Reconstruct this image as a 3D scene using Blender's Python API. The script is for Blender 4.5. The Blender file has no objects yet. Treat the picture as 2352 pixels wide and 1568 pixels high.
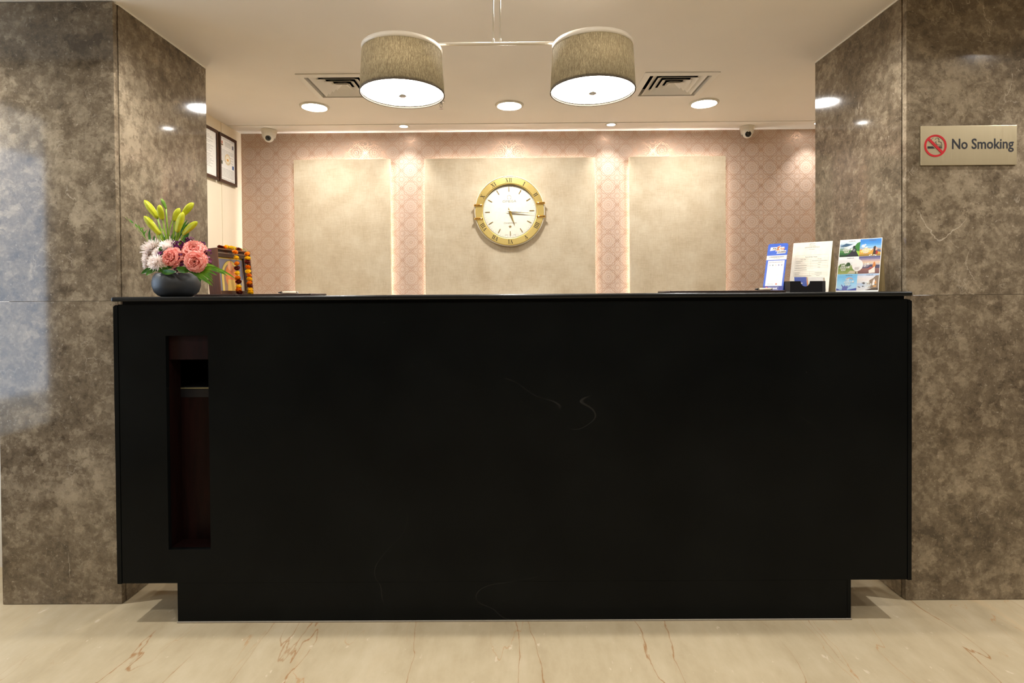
import bpy, bmesh, math, random
from math import sin, cos, pi, radians, sqrt, atan2
from mathutils import Vector, Matrix, Euler

random.seed(7)
SC = bpy.context.scene
COL = SC.collection

# ------------------------------------------------------------------ camera
cam_d = bpy.data.cameras.new('camera')
cam = bpy.data.objects.new('camera', cam_d)
COL.objects.link(cam)
cam_d.sensor_fit = 'HORIZONTAL'
cam_d.sensor_width = 36.0
cam_d.lens = 19.368
cam_d.shift_y = -0.04097
cam_d.clip_start = 0.02
cam_d.clip_end = 100
cam.matrix_world = (Matrix.Translation((0, 0, 1.2)) @ Matrix.Rotation(radians(.2265), 4, 'Z')
                    @ Matrix.Rotation(radians(90 - .6904), 4, 'X') @ Matrix.Rotation(radians(-.4101), 4, 'Z'))
SC.camera = cam

# ------------------------------------------------------------------ view, world, lights
SC.view_settings.view_transform = 'Standard'
SC.view_settings.look = 'None'
SC.view_settings.gamma = 1.0
SC.view_settings.use_curve_mapping = False
SC.view_settings.exposure = 0.28
SC.cycles.use_denoising = True
SC.cycles.max_bounces = 10
SC.cycles.diffuse_bounces = 6
SC.cycles.glossy_bounces = 5
SC.cycles.sample_clamp_indirect = 6.0
SC.cycles.caustics_reflective = False
SC.cycles.caustics_refractive = False

W = bpy.data.worlds.new('daylight')
SC.world = W
W.use_nodes = True
W.node_tree.nodes['Background'].inputs[0].default_value = (.66, .76, .95, 1)
W.node_tree.nodes['Background'].inputs[1].default_value = 5.5

WARM = (1.0, .80, .56)
WARM2 = (1.0, .965, .92)
COOL = (1.0, .98, .95)
L_DOWN = 195.0      # radiance of the round ceiling downlights
L_LOBBY = 225.0     # radiance of the lobby downlights
L_SHADE = 26.0      # radiance of the pendant diffusers
P_BULB = 17.0       # bulb inside each pendant shade
P_SPOT = 12.5       # wall spotlights
P_FRONT = 38.0     # small spots above the desk front
L_LED = 55.0        # strips behind the wall boards

# ------------------------------------------------------------------ node helpers
class G:
    """small math-expression helper over a material's node tree"""
    def __init__(s, m):
        s.t = m.node_tree
    def new(s, typ, **kw):
        n = s.t.nodes.new(typ)
        for k, v in kw.items():
            setattr(n, k, v)
        return n
    def put(s, sock, v):
        if isinstance(v, bpy.types.NodeSocket):
            s.t.links.new(v, sock)
        else:
            sock.default_value = v
    def m(s, op, a, b=None, c=None):
        n = s.new('ShaderNodeMath', operation=op)
        s.put(n.inputs[0], a)
        if b is not None: s.put(n.inputs[1], b)
        if c is not None: s.put(n.inputs[2], c)
        return n.outputs[0]
    def pos(s, scale=(1, 1, 1), per_object=False, obj=False):
        if obj:
            o = s.new('ShaderNodeTexCoord').outputs['Object']
        else:
            o = s.new('ShaderNodeNewGeometry').outputs['Position']
        if per_object:
            r = s.new('ShaderNodeObjectInfo').outputs['Random']
            k = s.m('MULTIPLY', r, 37.0)
            cx = s.new('ShaderNodeCombineXYZ')
            for i in range(3): s.put(cx.inputs[i], k)
            a = s.new('ShaderNodeVectorMath', operation='ADD')
            s.put(a.inputs[0], o); s.put(a.inputs[1], cx.outputs[0])
            o = a.outputs[0]
        v = s.new('ShaderNodeVectorMath', operation='MULTIPLY')
        s.put(v.inputs[0], o)
        v.inputs[1].default_value = scale
        return v.outputs[0]
    def noise(s, vec, scale, detail=4, rough=.55, dist=0.0):
        n = s.new('ShaderNodeTexNoise')
        s.put(n.inputs['Vector'], vec)
        n.inputs['Scale'].default_value = scale
        n.inputs['Detail'].default_value = detail
        n.inputs['Roughness'].default_value = rough
        n.inputs['Distortion'].default_value = dist
        return n.outputs['Fac']
    def noisecol(s, vec, scale, detail=2):
        n = s.new('ShaderNodeTexNoise')
        s.put(n.inputs['Vector'], vec)
        n.inputs['Scale'].default_value = scale
        n.inputs['Detail'].default_value = detail
        return n.outputs['Color']
    def voro(s, vec, scale, feature='F1', out='Distance', rnd=1.0):
        n = s.new('ShaderNodeTexVoronoi', feature=feature)
        s.put(n.inputs['Vector'], vec)
        n.inputs['Scale'].default_value = scale
        n.inputs['Randomness'].default_value = rnd
        return n.outputs[out]
    def warp(s, vec, amount, scale, detail=3):
        c = s.noisecol(vec, scale, detail)
        a = s.new('ShaderNodeVectorMath', operation='SUBTRACT')
        s.put(a.inputs[0], c); a.inputs[1].default_value = (.5, .5, .5)
        b = s.new('ShaderNodeVectorMath', operation='SCALE')
        s.put(b.inputs[0], a.outputs[0]); b.inputs['Scale'].default_value = amount
        d = s.new('ShaderNodeVectorMath', operation='ADD')
        s.put(d.inputs[0], vec); s.put(d.inputs[1], b.outputs[0])
        return d.outputs[0]
    def ramp(s, fac, stops):
        n = s.new('ShaderNodeValToRGB')
        s.put(n.inputs[0], fac)
        e = n.color_ramp.elements
        while len(e) < len(stops): e.new(.5)
        for i, (p, c) in enumerate(stops):
            e[i].position = p
            e[i].color = (c[0], c[1], c[2], 1) if not isinstance(c, (int, float)) else (c, c, c, 1)
        return n.outputs[0]
    def mix(s, fac, a, b, mode='MIX'):
        n = s.new('ShaderNodeMix', data_type='RGBA', blend_type=mode)
        s.put(n.inputs[0], fac)
        for i, v in ((6, a), (7, b)):
            if isinstance(v, tuple): v = (v[0], v[1], v[2], 1)
            s.put(n.inputs[i], v)
        return n.outputs[2]
    def step(s, x, e0, e1):
        n = s.new('ShaderNodeMapRange', interpolation_type='SMOOTHSTEP')
        s.put(n.inputs[0], x)
        n.inputs[1].default_value = e0; n.inputs[2].default_value = e1
        return n.outputs[0]
    def bump(s, h, strength, dist, bsdf):
        n = s.new('ShaderNodeBump')
        s.put(n.inputs['Height'], h)
        n.inputs['Strength'].default_value = strength
        n.inputs['Distance'].default_value = dist
        s.put(bsdf.inputs['Normal'], n.outputs[0])

def base(name, col=(.8, .8, .8), rough=.5, metal=0.0, spec=.5, emit=None, strength=0.0, coat=0.0):
    m = bpy.data.materials.new(name)
    m.use_nodes = True
    b = m.node_tree.nodes['Principled BSDF']
    b.inputs['Base Color'].default_value = (*col, 1)
    b.inputs['Roughness'].default_value = rough
    b.inputs['Metallic'].default_value = metal
    b.inputs['Specular IOR Level'].default_value = spec
    b.inputs['Coat Weight'].default_value = coat
    if emit:
        b.inputs['Emission Color'].default_value = (*emit, 1)
        b.inputs['Emission Strength'].default_value = strength
    return m, b, G(m)

def srgb(r, g, b):
    f = lambda v: (v / 255 / 12.92) if v <= 10 else ((v / 255 + .055) / 1.055) ** 2.4
    return (f(r), f(g), f(b))

_flat = {}
def flat(col, rough=.5, metal=0.0, spec=.3, name='print_ink'):
    """plain paint or ink with a faint grain"""
    k = (tuple(round(c, 4) for c in col), rough, metal, name)
    if k not in _flat:
        m, b, g = base(name, col, rough, metal, spec)
        n = g.noise(g.pos(obj=True), 60, 3)
        g.put(b.inputs['Base Color'], g.mix(g.step(n, .2, .8), tuple(c * .95 for c in col), tuple(min(1, c * 1.05) for c in col)))
        _flat[k] = m
    return _flat[k]

# ------------------------------------------------------------------ materials
def m_marble(name, lo, mid, hi, fleck, rough):
    m, b, g = base(name, mid, rough, 0, .5)
    p = g.pos(per_object=True)
    pw = g.warp(p, .05, 14, 4)
    big = g.noise(p, 2.2, 3, .5, .4)
    n2 = g.noise(pw, 24, 9, .74)
    clast = g.voro(g.warp(p, .13, 24, 6), 11, 'F1', 'Color')
    cl = g.new('ShaderNodeSeparateColor'); g.put(cl.inputs[0], clast)
    c2 = g.new('ShaderNodeSeparateColor'); g.put(c2.inputs[0], g.voro(g.warp(p, .07, 46, 5), 30, 'F1', 'Color'))
    f = g.m('ADD', g.m('MULTIPLY', big, .38), g.m('MULTIPLY', n2, .56))
    f = g.m('ADD', f, g.m('MULTIPLY', g.m('SUBTRACT', cl.outputs[0], .5), .07))
    f = g.m('ADD', f, g.m('MULTIPLY', g.m('SUBTRACT', c2.outputs[0], .5), .075))
    f = g.m('ADD', f, g.m('MULTIPLY', g.step(cl.outputs[1], .80, .98), .04))
    col = g.ramp(f, [(.34, lo), (.47, mid), (.60, hi), (.74, tuple(c * 1.2 for c in hi))])
    # pale shell fragments, thin light veins, dark pits
    sh = g.step(g.voro(g.warp(p, .16, 9, 5), 17, 'DISTANCE_TO_EDGE'), .045, .0)
    sh = g.m('MULTIPLY', sh, g.step(g.noise(p, 7, 3), .55, .72))
    col = g.mix(g.m('MULTIPLY', sh, .30), col, fleck)
    r = g.m('ABSOLUTE', g.m('SUBTRACT', g.noise(g.pos((1, 1, .55), True), 2.1, 6, .6, .8), .5))
    vein = g.m('MULTIPLY', g.step(r, .006, .0015), g.step(g.noise(p, 3.3, 2), .60, .68))
    col = g.mix(g.m('MULTIPLY', vein, .45), col, tuple(c * 1.2 for c in fleck))
    fine = g.noise(p, 70, 6, .78)
    col = g.mix(g.m('MULTIPLY', g.step(fine, .57, .68), .6), col, tuple(c * .8 for c in lo))
    col = g.mix(g.m('MULTIPLY', g.step(fine, .42, .30), .5), col, fleck)
    g.put(b.inputs['Base Color'], col)
    return m

MARBLE = m_marble('brown_marble', srgb(76, 65, 51), srgb(112, 99, 81), srgb(152, 138, 116), srgb(202, 190, 170), .075)

def m_floor():
    m, b, g = base('cream_marble_floor', (.6, .5, .4), .32, 0, .45)
    p = g.pos((2.3, .5, 1))
    big = g.noise(p, 2.2, 5, .6)
    cl = g.noise(g.pos((1.6, .8, 1)), 11, 6, .65)
    col = g.ramp(g.m('ADD', g.m('MULTIPLY', big, .6), g.m('MULTIPLY', cl, .4)),
                 [(.32, srgb(162, 145, 115)), (.5, srgb(176, 160, 130)), (.7, srgb(190, 175, 147))])
    def vein(sc, seed, w, m0, m1, det):
        q = g.new('ShaderNodeVectorMath', operation='ADD')
        g.put(q.inputs[0], p); q.inputs[1].default_value = (seed, seed * 1.7, 0)
        n = g.noise(q.outputs[0], sc, det, .44, .05)
        r = g.m('ABSOLUTE', g.m('SUBTRACT', n, .5))
        return g.m('MULTIPLY', g.step(r, w, w * .15), g.step(g.noise(q.outputs[0], 1.7, 3), m0, m1))
    v1 = vein(1.35, 7.9, .0028, .38, .50, 8)
    v2 = vein(2.4, 11.7, .0034, .44, .60, 8)
    v3 = vein(1.6, 23.9, .03, .5, .75, 6)
    col = g.mix(g.m('MULTIPLY', v3, .20), col, srgb(190, 150, 100))
    col = g.mix(g.m('MULTIPLY', v1, .7), col, srgb(140, 92, 42))
    col = g.mix(g.m('MULTIPLY', v2, .5), col, srgb(166, 112, 54))
    spk = g.step(g.noise(g.pos((1, .5, 1)), 34, 3), .66, .74)
    col = g.mix(g.m('MULTIPLY', spk, .35), col, srgb(232, 218, 196))
    g.put(b.inputs['Base Color'], col)
    return m
FLOOR = m_floor()

def m_granite(name='black_granite', rough=.15, spec=.075):
    m, b, g = base(name, (.012, .012, .013), rough, 0, spec)
    p = g.pos()
    n = g.noise(p, 3.0, 5, .6)
    col = g.ramp(n, [(.3, (.0034, .0040, .0041)), (.7, (.0062, .0071, .0070))])
    r = g.m('ABSOLUTE', g.m('SUBTRACT', g.noise(g.pos((.8, 1, 1.1)), 1.3, 3, .35, .1), .5))
    v = g.m('MULTIPLY', g.step(r, .0011, .0003), g.step(g.noise(p, 3.1, 3), .56, .64))
    col = g.mix(g.m('MULTIPLY', v, .14), col, (.10, .095, .085))
    pits = g.step(g.noise(p, 46, 2), .765, .80)
    col = g.mix(g.m('MULTIPLY', pits, .35), col, (.07, .068, .062))
    g.put(b.inputs['Base Color'], col)
    g.put(b.inputs['Roughness'], g.m('ADD', g.m('MULTIPLY', g.noise(p, 5, 5, .65), .22), rough - .11))
    return m
GRANITE = m_granite()
GRANITE_TOP = m_granite('black_granite_top', .30, .4)

def m_wallpaper():
    m, b, g = base('metallic_pattern_wallpaper', (.6, .5, .45), .5, 0, .2)
    P = .1258
    s = g.new('ShaderNodeSeparateXYZ'); g.put(s.inputs[0], g.pos((1 / P, 1 / P, 1 / P)))
    u, v = s.outputs[0], s.outputs[2]
    def cell(x, o):
        return g.m('SUBTRACT', g.m('FRACT', g.m('ADD', x, o)), .5)
    fu, fv = cell(u, .23), cell(v, .1)
    gu, gv = cell(u, .73), cell(v, .6)
    def hyp(a, c): return g.m('SQRT', g.m('ADD', g.m('MULTIPLY', a, a), g.m('MULTIPLY', c, c)))
    def ab(a): return g.m('ABSOLUTE', a)
    def ring(r, q): return ab(g.m('SUBTRACT', r, q))
    r0, r1, r2, r3 = hyp(fu, fv), hyp(gu, gv), hyp(gu, fv), hyp(fu, gv)
    th = g.m('ARCTAN2', fv, fu)
    th1 = g.m('ARCTAN2', gv, gu)
    def wavy(r, t, R, A, n):
        return ab(g.m('SUBTRACT', r, g.m('MULTIPLY_ADD', g.m('COSINE', g.m('MULTIPLY', t, float(n))), A, R)))
    ds = [ring(r0, .075), wavy(r0, th, .20, .035, 12), wavy(r0, th, .345, .028, 12), wavy(r0, th, .43, .02, 8),
          ring(r1, .12), wavy(r1, th1, .185, .03, 8), ring(r2, .105), wavy(r3, th, .10, .025, 4), ring(r2, .05)]
    s1 = g.m('ADD', ab(fu), ab(fv))
    ds += [ab(g.m('SUBTRACT', s1, .5)), ab(g.m('SUBTRACT', s1, .64))]
    d = ds[0]
    for k in ds[1:]: d = g.m('MINIMUM', d, k)
    line = g.m('MULTIPLY', g.step(d, .014, .003), .95)
    dots = g.m('MULTIPLY', g.m('SINE', g.m('MULTIPLY', u, 2 * pi * 9)), g.m('SINE', g.m('MULTIPLY', v, 2 * pi * 9)))
    fine = g.m('MULTIPLY', g.step(dots, .45, .8), .22)
    f = g.m('MAXIMUM', line, fine)
    gr = g.noise(g.pos(), 240, 2)
    ground = g.mix(g.step(gr, .3, .7), srgb(187, 165, 148), srgb(196, 175, 158))
    g.put(b.inputs['Base Color'], g.mix(f, ground, srgb(172, 134, 108)))
    g.put(b.inputs['Metallic'], g.m('MULTIPLY', f, .9))
    g.put(b.inputs['Roughness'], g.m('SUBTRACT', .62, g.m('MULTIPLY', f, .30)))
    return m
WALLPAPER = m_wallpaper()

def m_boards():
    m, b, g = base('woven_board_covering', (.6, .55, .45), .72, 0, .2)
    p = g.pos()
    n = g.noise(p, 7, 6, .65)
    w1 = g.noise(g.pos((8, 1, 160)), 3, 3)
    w2 = g.noise(g.pos((160, 1, 8)), 3, 3)
    f = g.m('ADD', g.m('MULTIPLY', n, .5), g.m('MULTIPLY', g.m('ADD', w1, w2), .25))
    g.put(b.inputs['Base Color'], g.ramp(f, [(.38, srgb(188, 170, 142)), (.5, srgb(203, 187, 160)), (.62, srgb(214, 201, 176))]))
    g.bump(g.m('ADD', w1, w2), .12, .002, b)
    return m
BOARDS = m_boards()

def m_paint(name, c, rough=.6, amp=.03):
    m, b, g = base(name, c, rough, 0, .3)
    n = g.noise(g.pos(), 1.3, 3)
    g.put(b.inputs['Base Color'], g.mix(g.step(n, .3, .7), tuple(v * (1 - amp) for v in c), tuple(min(1, v * (1 + amp)) for v in c)))
    g.bump(g.noise(g.pos(), 320, 2), .05, .001, b)
    return m
CEIL = m_paint('ceiling_paint', srgb(244, 238, 229))
CEIL2 = m_paint('trim_lit_band_paint', srgb(248, 244, 237))  # trim paint, made paler than the ceiling to imitate the lit band
CREAM = m_paint('cream_wall_paint', srgb(240, 228, 204))
WHITE = m_paint('white_paint', srgb(232, 228, 220))
LOBBYW = m_paint('lobby_wall_paint', srgb(176, 166, 150))
DARKW = m_paint('dark_wood_cladding', srgb(62, 42, 30), .35)

def m_wood(name, c0, c1, rough=.35, scale=(6, 6, 60), spec=.4):
    m, b, g = base(name, c0, rough, 0, spec)
    n = g.noise(g.pos(scale, obj=True), 1.0, 6, .65, .6)
    g.put(b.inputs['Base Color'], g.ramp(n, [(.3, c0), (.7, c1)]))
    g.bump(n, .1, .001, b)
    return m
MAHOG = m_wood('mahogany_veneer', srgb(18, 10, 9), srgb(34, 16, 14), .45, (60, 60, 6), .10)
FRAMEW = m_wood('dark_frame_wood', srgb(52, 32, 22), srgb(76, 48, 32), .35)
ALTARW = m_wood('brown_frame_wood', srgb(84, 48, 28), srgb(118, 72, 42), .4, (70, 70, 8))

def m_metal(name, c, rough, aniso=None):
    m, b, g = base(name, c, rough, 1.0)
    if aniso:
        n = g.noise(g.pos(aniso, obj=True), 1.0, 3)
        g.put(b.inputs['Roughness'], g.m('MULTIPLY_ADD', n, .15, rough - .07))
        g.put(b.inputs['Base Color'], g.mix(n, tuple(v * .92 for v in c), c))
    return m
STEEL = m_metal('brushed_steel', srgb(196, 182, 150), .36, (700, 10, 10))
CHROME = m_metal('chrome', (.75, .75, .76), .12)
GOLD = m_metal('brushed_gold', srgb(232, 206, 128), .36, (150, 150, 150))
GOLDP = m_metal('polished_gold', srgb(236, 190, 108), .10)
SATIN = m_paint('cream_satin_enamel', srgb(236, 226, 208), .3)
BRASSH = m_metal('bronze_hands', srgb(176, 150, 92), .3)
WPLASTIC = m_paint('white_plastic', srgb(228, 222, 208), .35)
VENTP = m_paint('white_powder_coat', srgb(242, 238, 230), .4)
BLACKP = m_paint('black_plastic', (.012, .012, .014), .35)
DUCT = m_paint('dark_duct_lining', (.006, .006, .006), .8)
LENSG, _, _ = base('dark_lens_glass', (.01, .009, .008), .05, 0, .7)

def m_emit(name, c, s):
    m, b, g = base(name, (.9, .9, .88), .4, 0, .3, c, s)
    return m
LAMP = m_emit('lit_led_disc', COOL, L_DOWN)
LAMPL = m_emit('lit_lobby_disc', WARM2, L_LOBBY)
SPOTM = m_emit('lit_spot_lens', COOL, 40.0)
SHADE_E = m_emit('lit_shade_diffuser', COOL, L_SHADE)
LED = m_emit('lit_led_strip', WARM2, L_LED)

def m_shade():
    m = bpy.data.materials.new('linen_shade_fabric'); m.use_nodes = True
    g = G(m); t = m.node_tree
    b = t.nodes['Principled BSDF']; out = t.nodes['Material Output']
    n = g.noise(g.pos((1, 1, .16), obj=True), 900, 3, .7)
    n2 = g.noise(g.pos((1, 1, .10), obj=True), 420, 2, .6)
    f = g.m('ADD', g.m('MULTIPLY', n, .6), g.m('MULTIPLY', n2, .4))
    col = g.ramp(f, [(.34, srgb(86, 79, 66)), (.5, srgb(120, 112, 96)), (.66, srgb(162, 153, 134))])
    g.put(b.inputs['Base Color'], g.mix(1.0, col, (.62, .62, .62), 'MULTIPLY'))
    b.inputs['Roughness'].default_value = .8
    b.inputs['Specular IOR Level'].default_value = .15
    tr = g.new('ShaderNodeBsdfTranslucent'); g.put(tr.inputs[0], col)
    mx = g.new('ShaderNodeMixShader'); mx.inputs[0].default_value = .38
    t.links.new(b.outputs[0], mx.inputs[1]); t.links.new(tr.outputs[0], mx.inputs[2])
    t.links.new(mx.outputs[0], out.inputs[0])
    return m
SHADE = m_shade()

def m_glass():
    m = bpy.data.materials.new('window_glass'); m.use_nodes = True
    g = G(m); t = m.node_tree
    gl = g.new('ShaderNodeBsdfGlossy'); gl.inputs['Roughness'].default_value = .02
    tr = g.new('ShaderNodeBsdfTransparent'); tr.inputs[0].default_value = (.9, .95, .97, 1)
    mx = g.new('ShaderNodeMixShader'); mx.inputs[0].default_value = .08
    t.links.new(tr.outputs[0], mx.inputs[1]); t.links.new(gl.outputs[0], mx.inputs[2])
    t.links.new(mx.outputs[0], t.nodes['Material Output'].inputs[0])
    return m
GLASS = m_glass()

def m_leaf(name, c0, c1, rough=.4, trans=.25):
    m = bpy.data.materials.new(name); m.use_nodes = True
    g = G(m); t = m.node_tree
    b = t.nodes['Principled BSDF']
    n = g.noise(g.pos(obj=True), 40, 4)
    col = g.mix(g.step(n, .3, .7), c0, c1)
    g.put(b.inputs['Base Color'], col)
    b.inputs['Roughness'].default_value = rough
    b.inputs['Specular IOR Level'].default_value = .3
    tr = g.new('ShaderNodeBsdfTranslucent'); g.put(tr.inputs[0], col)
    mx = g.new('ShaderNodeMixShader'); mx.inputs[0].default_value = trans
    t.links.new(b.outputs[0], mx.inputs[1]); t.links.new(tr.outputs[0], mx.inputs[2])
    t.links.new(mx.outputs[0], t.nodes['Material Output'].inputs[0])
    return m
BUD = m_leaf('lily_bud_green', srgb(176, 182, 28), srgb(206, 206, 48))
BUDD = m_leaf('young_bud_green', srgb(92, 132, 34), srgb(128, 160, 48))
STEM = m_leaf('stem_green', srgb(120, 150, 40), srgb(150, 175, 60))
LEAF = m_leaf('leaf_green', srgb(40, 88, 22), srgb(74, 124, 32))
PALM = m_leaf('palm_green', srgb(72, 128, 20), srgb(116, 162, 40))
MUM = m_leaf('white_petals', srgb(240, 228, 222), srgb(250, 242, 236), .7, .35)
CARN = m_leaf('pink_petals', srgb(240, 160, 148), srgb(250, 192, 180), .7, .35)
PURP = m_leaf('purple_petals', srgb(84, 22, 74), srgb(122, 44, 104), .6)
PURP2 = m_leaf('mauve_petals', srgb(138, 68, 104), srgb(178, 110, 140), .6)
YEL = m_leaf('yellow_marigold', srgb(248, 204, 14), srgb(255, 226, 50), .6, .35)
ORA = m_leaf('orange_marigold', srgb(236, 130, 10), srgb(246, 168, 30), .6)
MAR = m_leaf('maroon_marigold', srgb(84, 18, 14), srgb(130, 40, 18), .6)
BOWLM, _b, _g = base('dark_glazed_ceramic', srgb(44, 47, 50), .45, 0, .5)
_g.put(_b.inputs['Roughness'], _g.m('MULTIPLY_ADD', _g.noise(_g.pos(obj=True), 30, 3), .1, .40))
LEATHER, _b, _g = base('dark_brown_leather', srgb(52, 36, 30), .45, 0, .4)
_g.bump(_g.noise(_g.pos(obj=True), 420, 3), .25, .001, _b)
PAPER = flat(srgb(236, 228, 210), .6, name='cream_card')
PAPERW = flat(srgb(240, 238, 232), .5, name='white_card')

# ------------------------------------------------------------------ mesh helpers
class B:
    def __init__(s): s.bm = bmesh.new(); s.mi = 0
    def face(s, pts, mi=None, smooth=False):
        vs = [s.bm.verts.new(p) for p in pts]
        f = s.bm.faces.new(vs); f.material_index = s.mi if mi is None else mi; f.smooth = smooth
        return f
    def box(s, x0, x1, y0, y1, z0, z1, bev=0.0):
        v = [s.bm.verts.new((x, y, z)) for z in (z0, z1) for y in (y0, y1) for x in (x0, x1)]
        fs = []
        for q in ((0, 2, 3, 1), (4, 5, 7, 6), (0, 1, 5, 4), (2, 6, 7, 3), (0, 4, 6, 2), (1, 3, 7, 5)):
            f = s.bm.faces.new([v[i] for i in q]); f.material_index = s.mi; fs.append(f)
        if bev > 0:
            es = list({e for f in fs for e in f.edges})
            r = bmesh.ops.bevel(s.bm, geom=es, offset=bev, segments=2, affect='EDGES', profile=.5)
        return s
    def lathe(s, prof, n=32, mat=None, smooth=True, lobes=None):
        """profile of (radius, height) revolved about Z; mat places it"""
        mat = mat or Matrix()
        rings = []
        for r, z in prof:
            if r < 1e-6:
                rings.append([s.bm.verts.new(mat @ Vector((0, 0, z)))])
            else:
                ring = []
                for k in range(n):
                    a = 2 * pi * k / n
                    rr = r * (1 + (lobes[1] * cos(lobes[0] * a) if lobes else 0))
                    ring.append(s.bm.verts.new(mat @ Vector((rr * cos(a), rr * sin(a), z))))
                rings.append(ring)
        for a, c in zip(rings, rings[1:]):
            for k in range(n):
                k2 = (k + 1) % n
                if len(a) == 1 and len(c) == 1: continue
                if len(a) == 1: q = [a[0], c[k], c[k2]]
                elif len(c) == 1: q = [a[k], a[k2], c[0]]
                else: q = [a[k], a[k2], c[k2], c[k]]
                f = s.bm.faces.new(q); f.smooth = smooth; f.material_index = s.mi
        return s
    def tube(s, pts, r, n=8, r2=None, cap=True):
        pts = [Vector(p) for p in pts]
        rings = []
        for i, p in enumerate(pts):
            d = (pts[min(i + 1, len(pts) - 1)] - pts[max(i - 1, 0)]).normalized()
            u = d.cross(Vector((0, 0, 1)))
            if u.length < 1e-3: u = d.cross(Vector((0, 1, 0)))
            u.normalize(); w = d.cross(u)
            t = i / max(1, len(pts) - 1)
            rr = r if r2 is None else r + (r2 - r) * t
            rings.append([s.bm.verts.new(p + (u * cos(2 * pi * k / n) + w * sin(2 * pi * k / n)) * rr) for k in range(n)])
        for a, c in zip(rings, rings[1:]):
            for k in range(n):
                f = s.bm.faces.new([a[k], a[(k + 1) % n], c[(k + 1) % n], c[k]]); f.smooth = True; f.material_index = s.mi
        if cap:
            for q in (rings[0], rings[-1]):
                f = s.bm.faces.new(q); f.material_index = s.mi
        return s
    def prism(s, poly, y0, y1):
        """polygon in x,z extruded along y"""
        a = [s.bm.verts.new((x, y0, z)) for x, z in poly]
        c = [s.bm.verts.new((x, y1, z)) for x, z in poly]
        n = len(poly)
        fs = [s.bm.faces.new(a), s.bm.faces.new(c[::-1])]
        for k in range(n):
            fs.append(s.bm.faces.new([a[k], c[k], c[(k + 1) % n], a[(k + 1) % n]]))
        for f in fs: f.material_index = s.mi
        return s
    def ring(s, r0, r1, y0, y1, n=64, c=(0, 0)):
        """flat annulus in x,z extruded along y"""
        q = []
        for k in range(n):
            a = 2 * pi * k / n
            q.append([s.bm.verts.new((c[0] + r * cos(a), y, c[1] + r * sin(a))) for r, y in ((r0, y0), (r1, y0), (r1, y1), (r0, y1))])
        for k in range(n):
            a, b2 = q[k], q[(k + 1) % n]
            for i in range(4):
                j = (i + 1) % 4
                f = s.bm.faces.new([a[i], a[j], b2[j], b2[i]]); f.material_index = s.mi
        return s
    def build(s, name, mat, parent=None, **props):
        bmesh.ops.recalc_face_normals(s.bm, faces=s.bm.faces[:])
        me = bpy.data.meshes.new(name)
        s.bm.to_mesh(me); s.bm.free()
        for m in (mat if isinstance(mat, (list, tuple)) else [mat]): me.materials.append(m)
        o = bpy.data.objects.new(name, me)
        COL.objects.link(o)
        if parent: o.parent = parent
        for k, v in props.items(): o[k] = v
        return o

def tag(o, label, cat, group=None):
    o['label'] = label; o['category'] = cat
    if group: o['group'] = group
    return o
def thing(name, label, cat, loc=(0, 0, 0), rot=(0, 0, 0), group=None):
    o = bpy.data.objects.new(name, None)
    COL.objects.link(o)
    o.empty_display_size = .05
    o.location = loc; o.rotation_euler = rot
    return tag(o, label, cat, group)
def struct(name, b, mat, parent=None):
    o = b.build(name, mat, parent)
    if not parent: o['kind'] = 'structure'
    return o
def dup(root, loc, label, group=None):
    r = root.copy(); COL.objects.link(r); r.location = loc; r['label'] = label
    for ch in list(root.children):
        c = ch.copy(); COL.objects.link(c); c.parent = r
        for gch in ch.children:
            d = gch.copy(); COL.objects.link(d); d.parent = c
    return r

def text(s, size, mat, parent, x, z, y=-.0006, align='CENTER', bold=0.0, shear=0.0, sx=1.0, rot=0.0, name='lettering', depth=.0):
    """lettering in the x,z plane, facing -y"""
    cu = bpy.data.curves.new('letters', 'FONT')
    cu.body = s; cu.size = size; cu.align_x = align; cu.align_y = 'BOTTOM_BASELINE'
    cu.offset = bold; cu.shear = shear; cu.resolution_u = 3; cu.extrude = depth
    o = bpy.data.objects.new('letters', cu)
    COL.objects.link(o)
    me = bpy.data.meshes.new_from_object(o.evaluated_get(bpy.context.evaluated_depsgraph_get()))
    COL.objects.unlink(o); bpy.data.objects.remove(o)
    M = Matrix.Translation((x, y, z)) @ Matrix.Rotation(rot, 4, 'Y') @ Matrix.Rotation(pi / 2, 4, 'X') @ Matrix.Diagonal((sx, 1, 1, 1))
    me.transform(M)
    me.materials.clear(); me.materials.append(mat)
    o = bpy.data.objects.new(name, me)
    COL.objects.link(o)
    o.parent = parent
    return o

class Print:
    """flat ink shapes lying on a card face, in the x,z plane facing -y"""
    def __init__(s): s.b = B(); s.mats = []; s.n = 0
    def poly(s, col, pts, layer=1):
        m = flat(col, .45)
        if m not in s.mats: s.mats.append(m)
        s.b.face([(x, -.00012 * layer, z) for x, z in pts], s.mats.index(m))
        return s
    def rect(s, col, x0, x1, z0, z1, layer=1):
        return s.poly(col, [(x0, z0), (x1, z0), (x1, z1), (x0, z1)], layer)
    def disc(s, col, x, z, rx, rz=None, layer=1, n=20):
        rz = rz or rx
        return s.poly(col, [(x + rx * cos(2 * pi * k / n), z + rz * sin(2 * pi * k / n)) for k in range(n)], layer)
    def done(s, name, parent): return s.b.build(name, s.mats, parent)

# ------------------------------------------------------------------ SETTING
ZC = 2.333          # low ceiling over the desk
XL, XR = -1.532, 1.504
YP, YPB = 2.124, 2.757
YB = 3.87
XW, XWR = -1.912, 2.35

struct('floor', B().box(-6, 6, -5, 2.757, -.05, 0), FLOOR)
struct('floor_staff_bounce', B().box(-6, 6, 2.757, 4.1, -.05, 0), flat(srgb(226, 220, 208), .35, name='pale_bounce_floor'))  # unseen floor behind the desk, made pale to bounce light onto the ceiling

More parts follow.
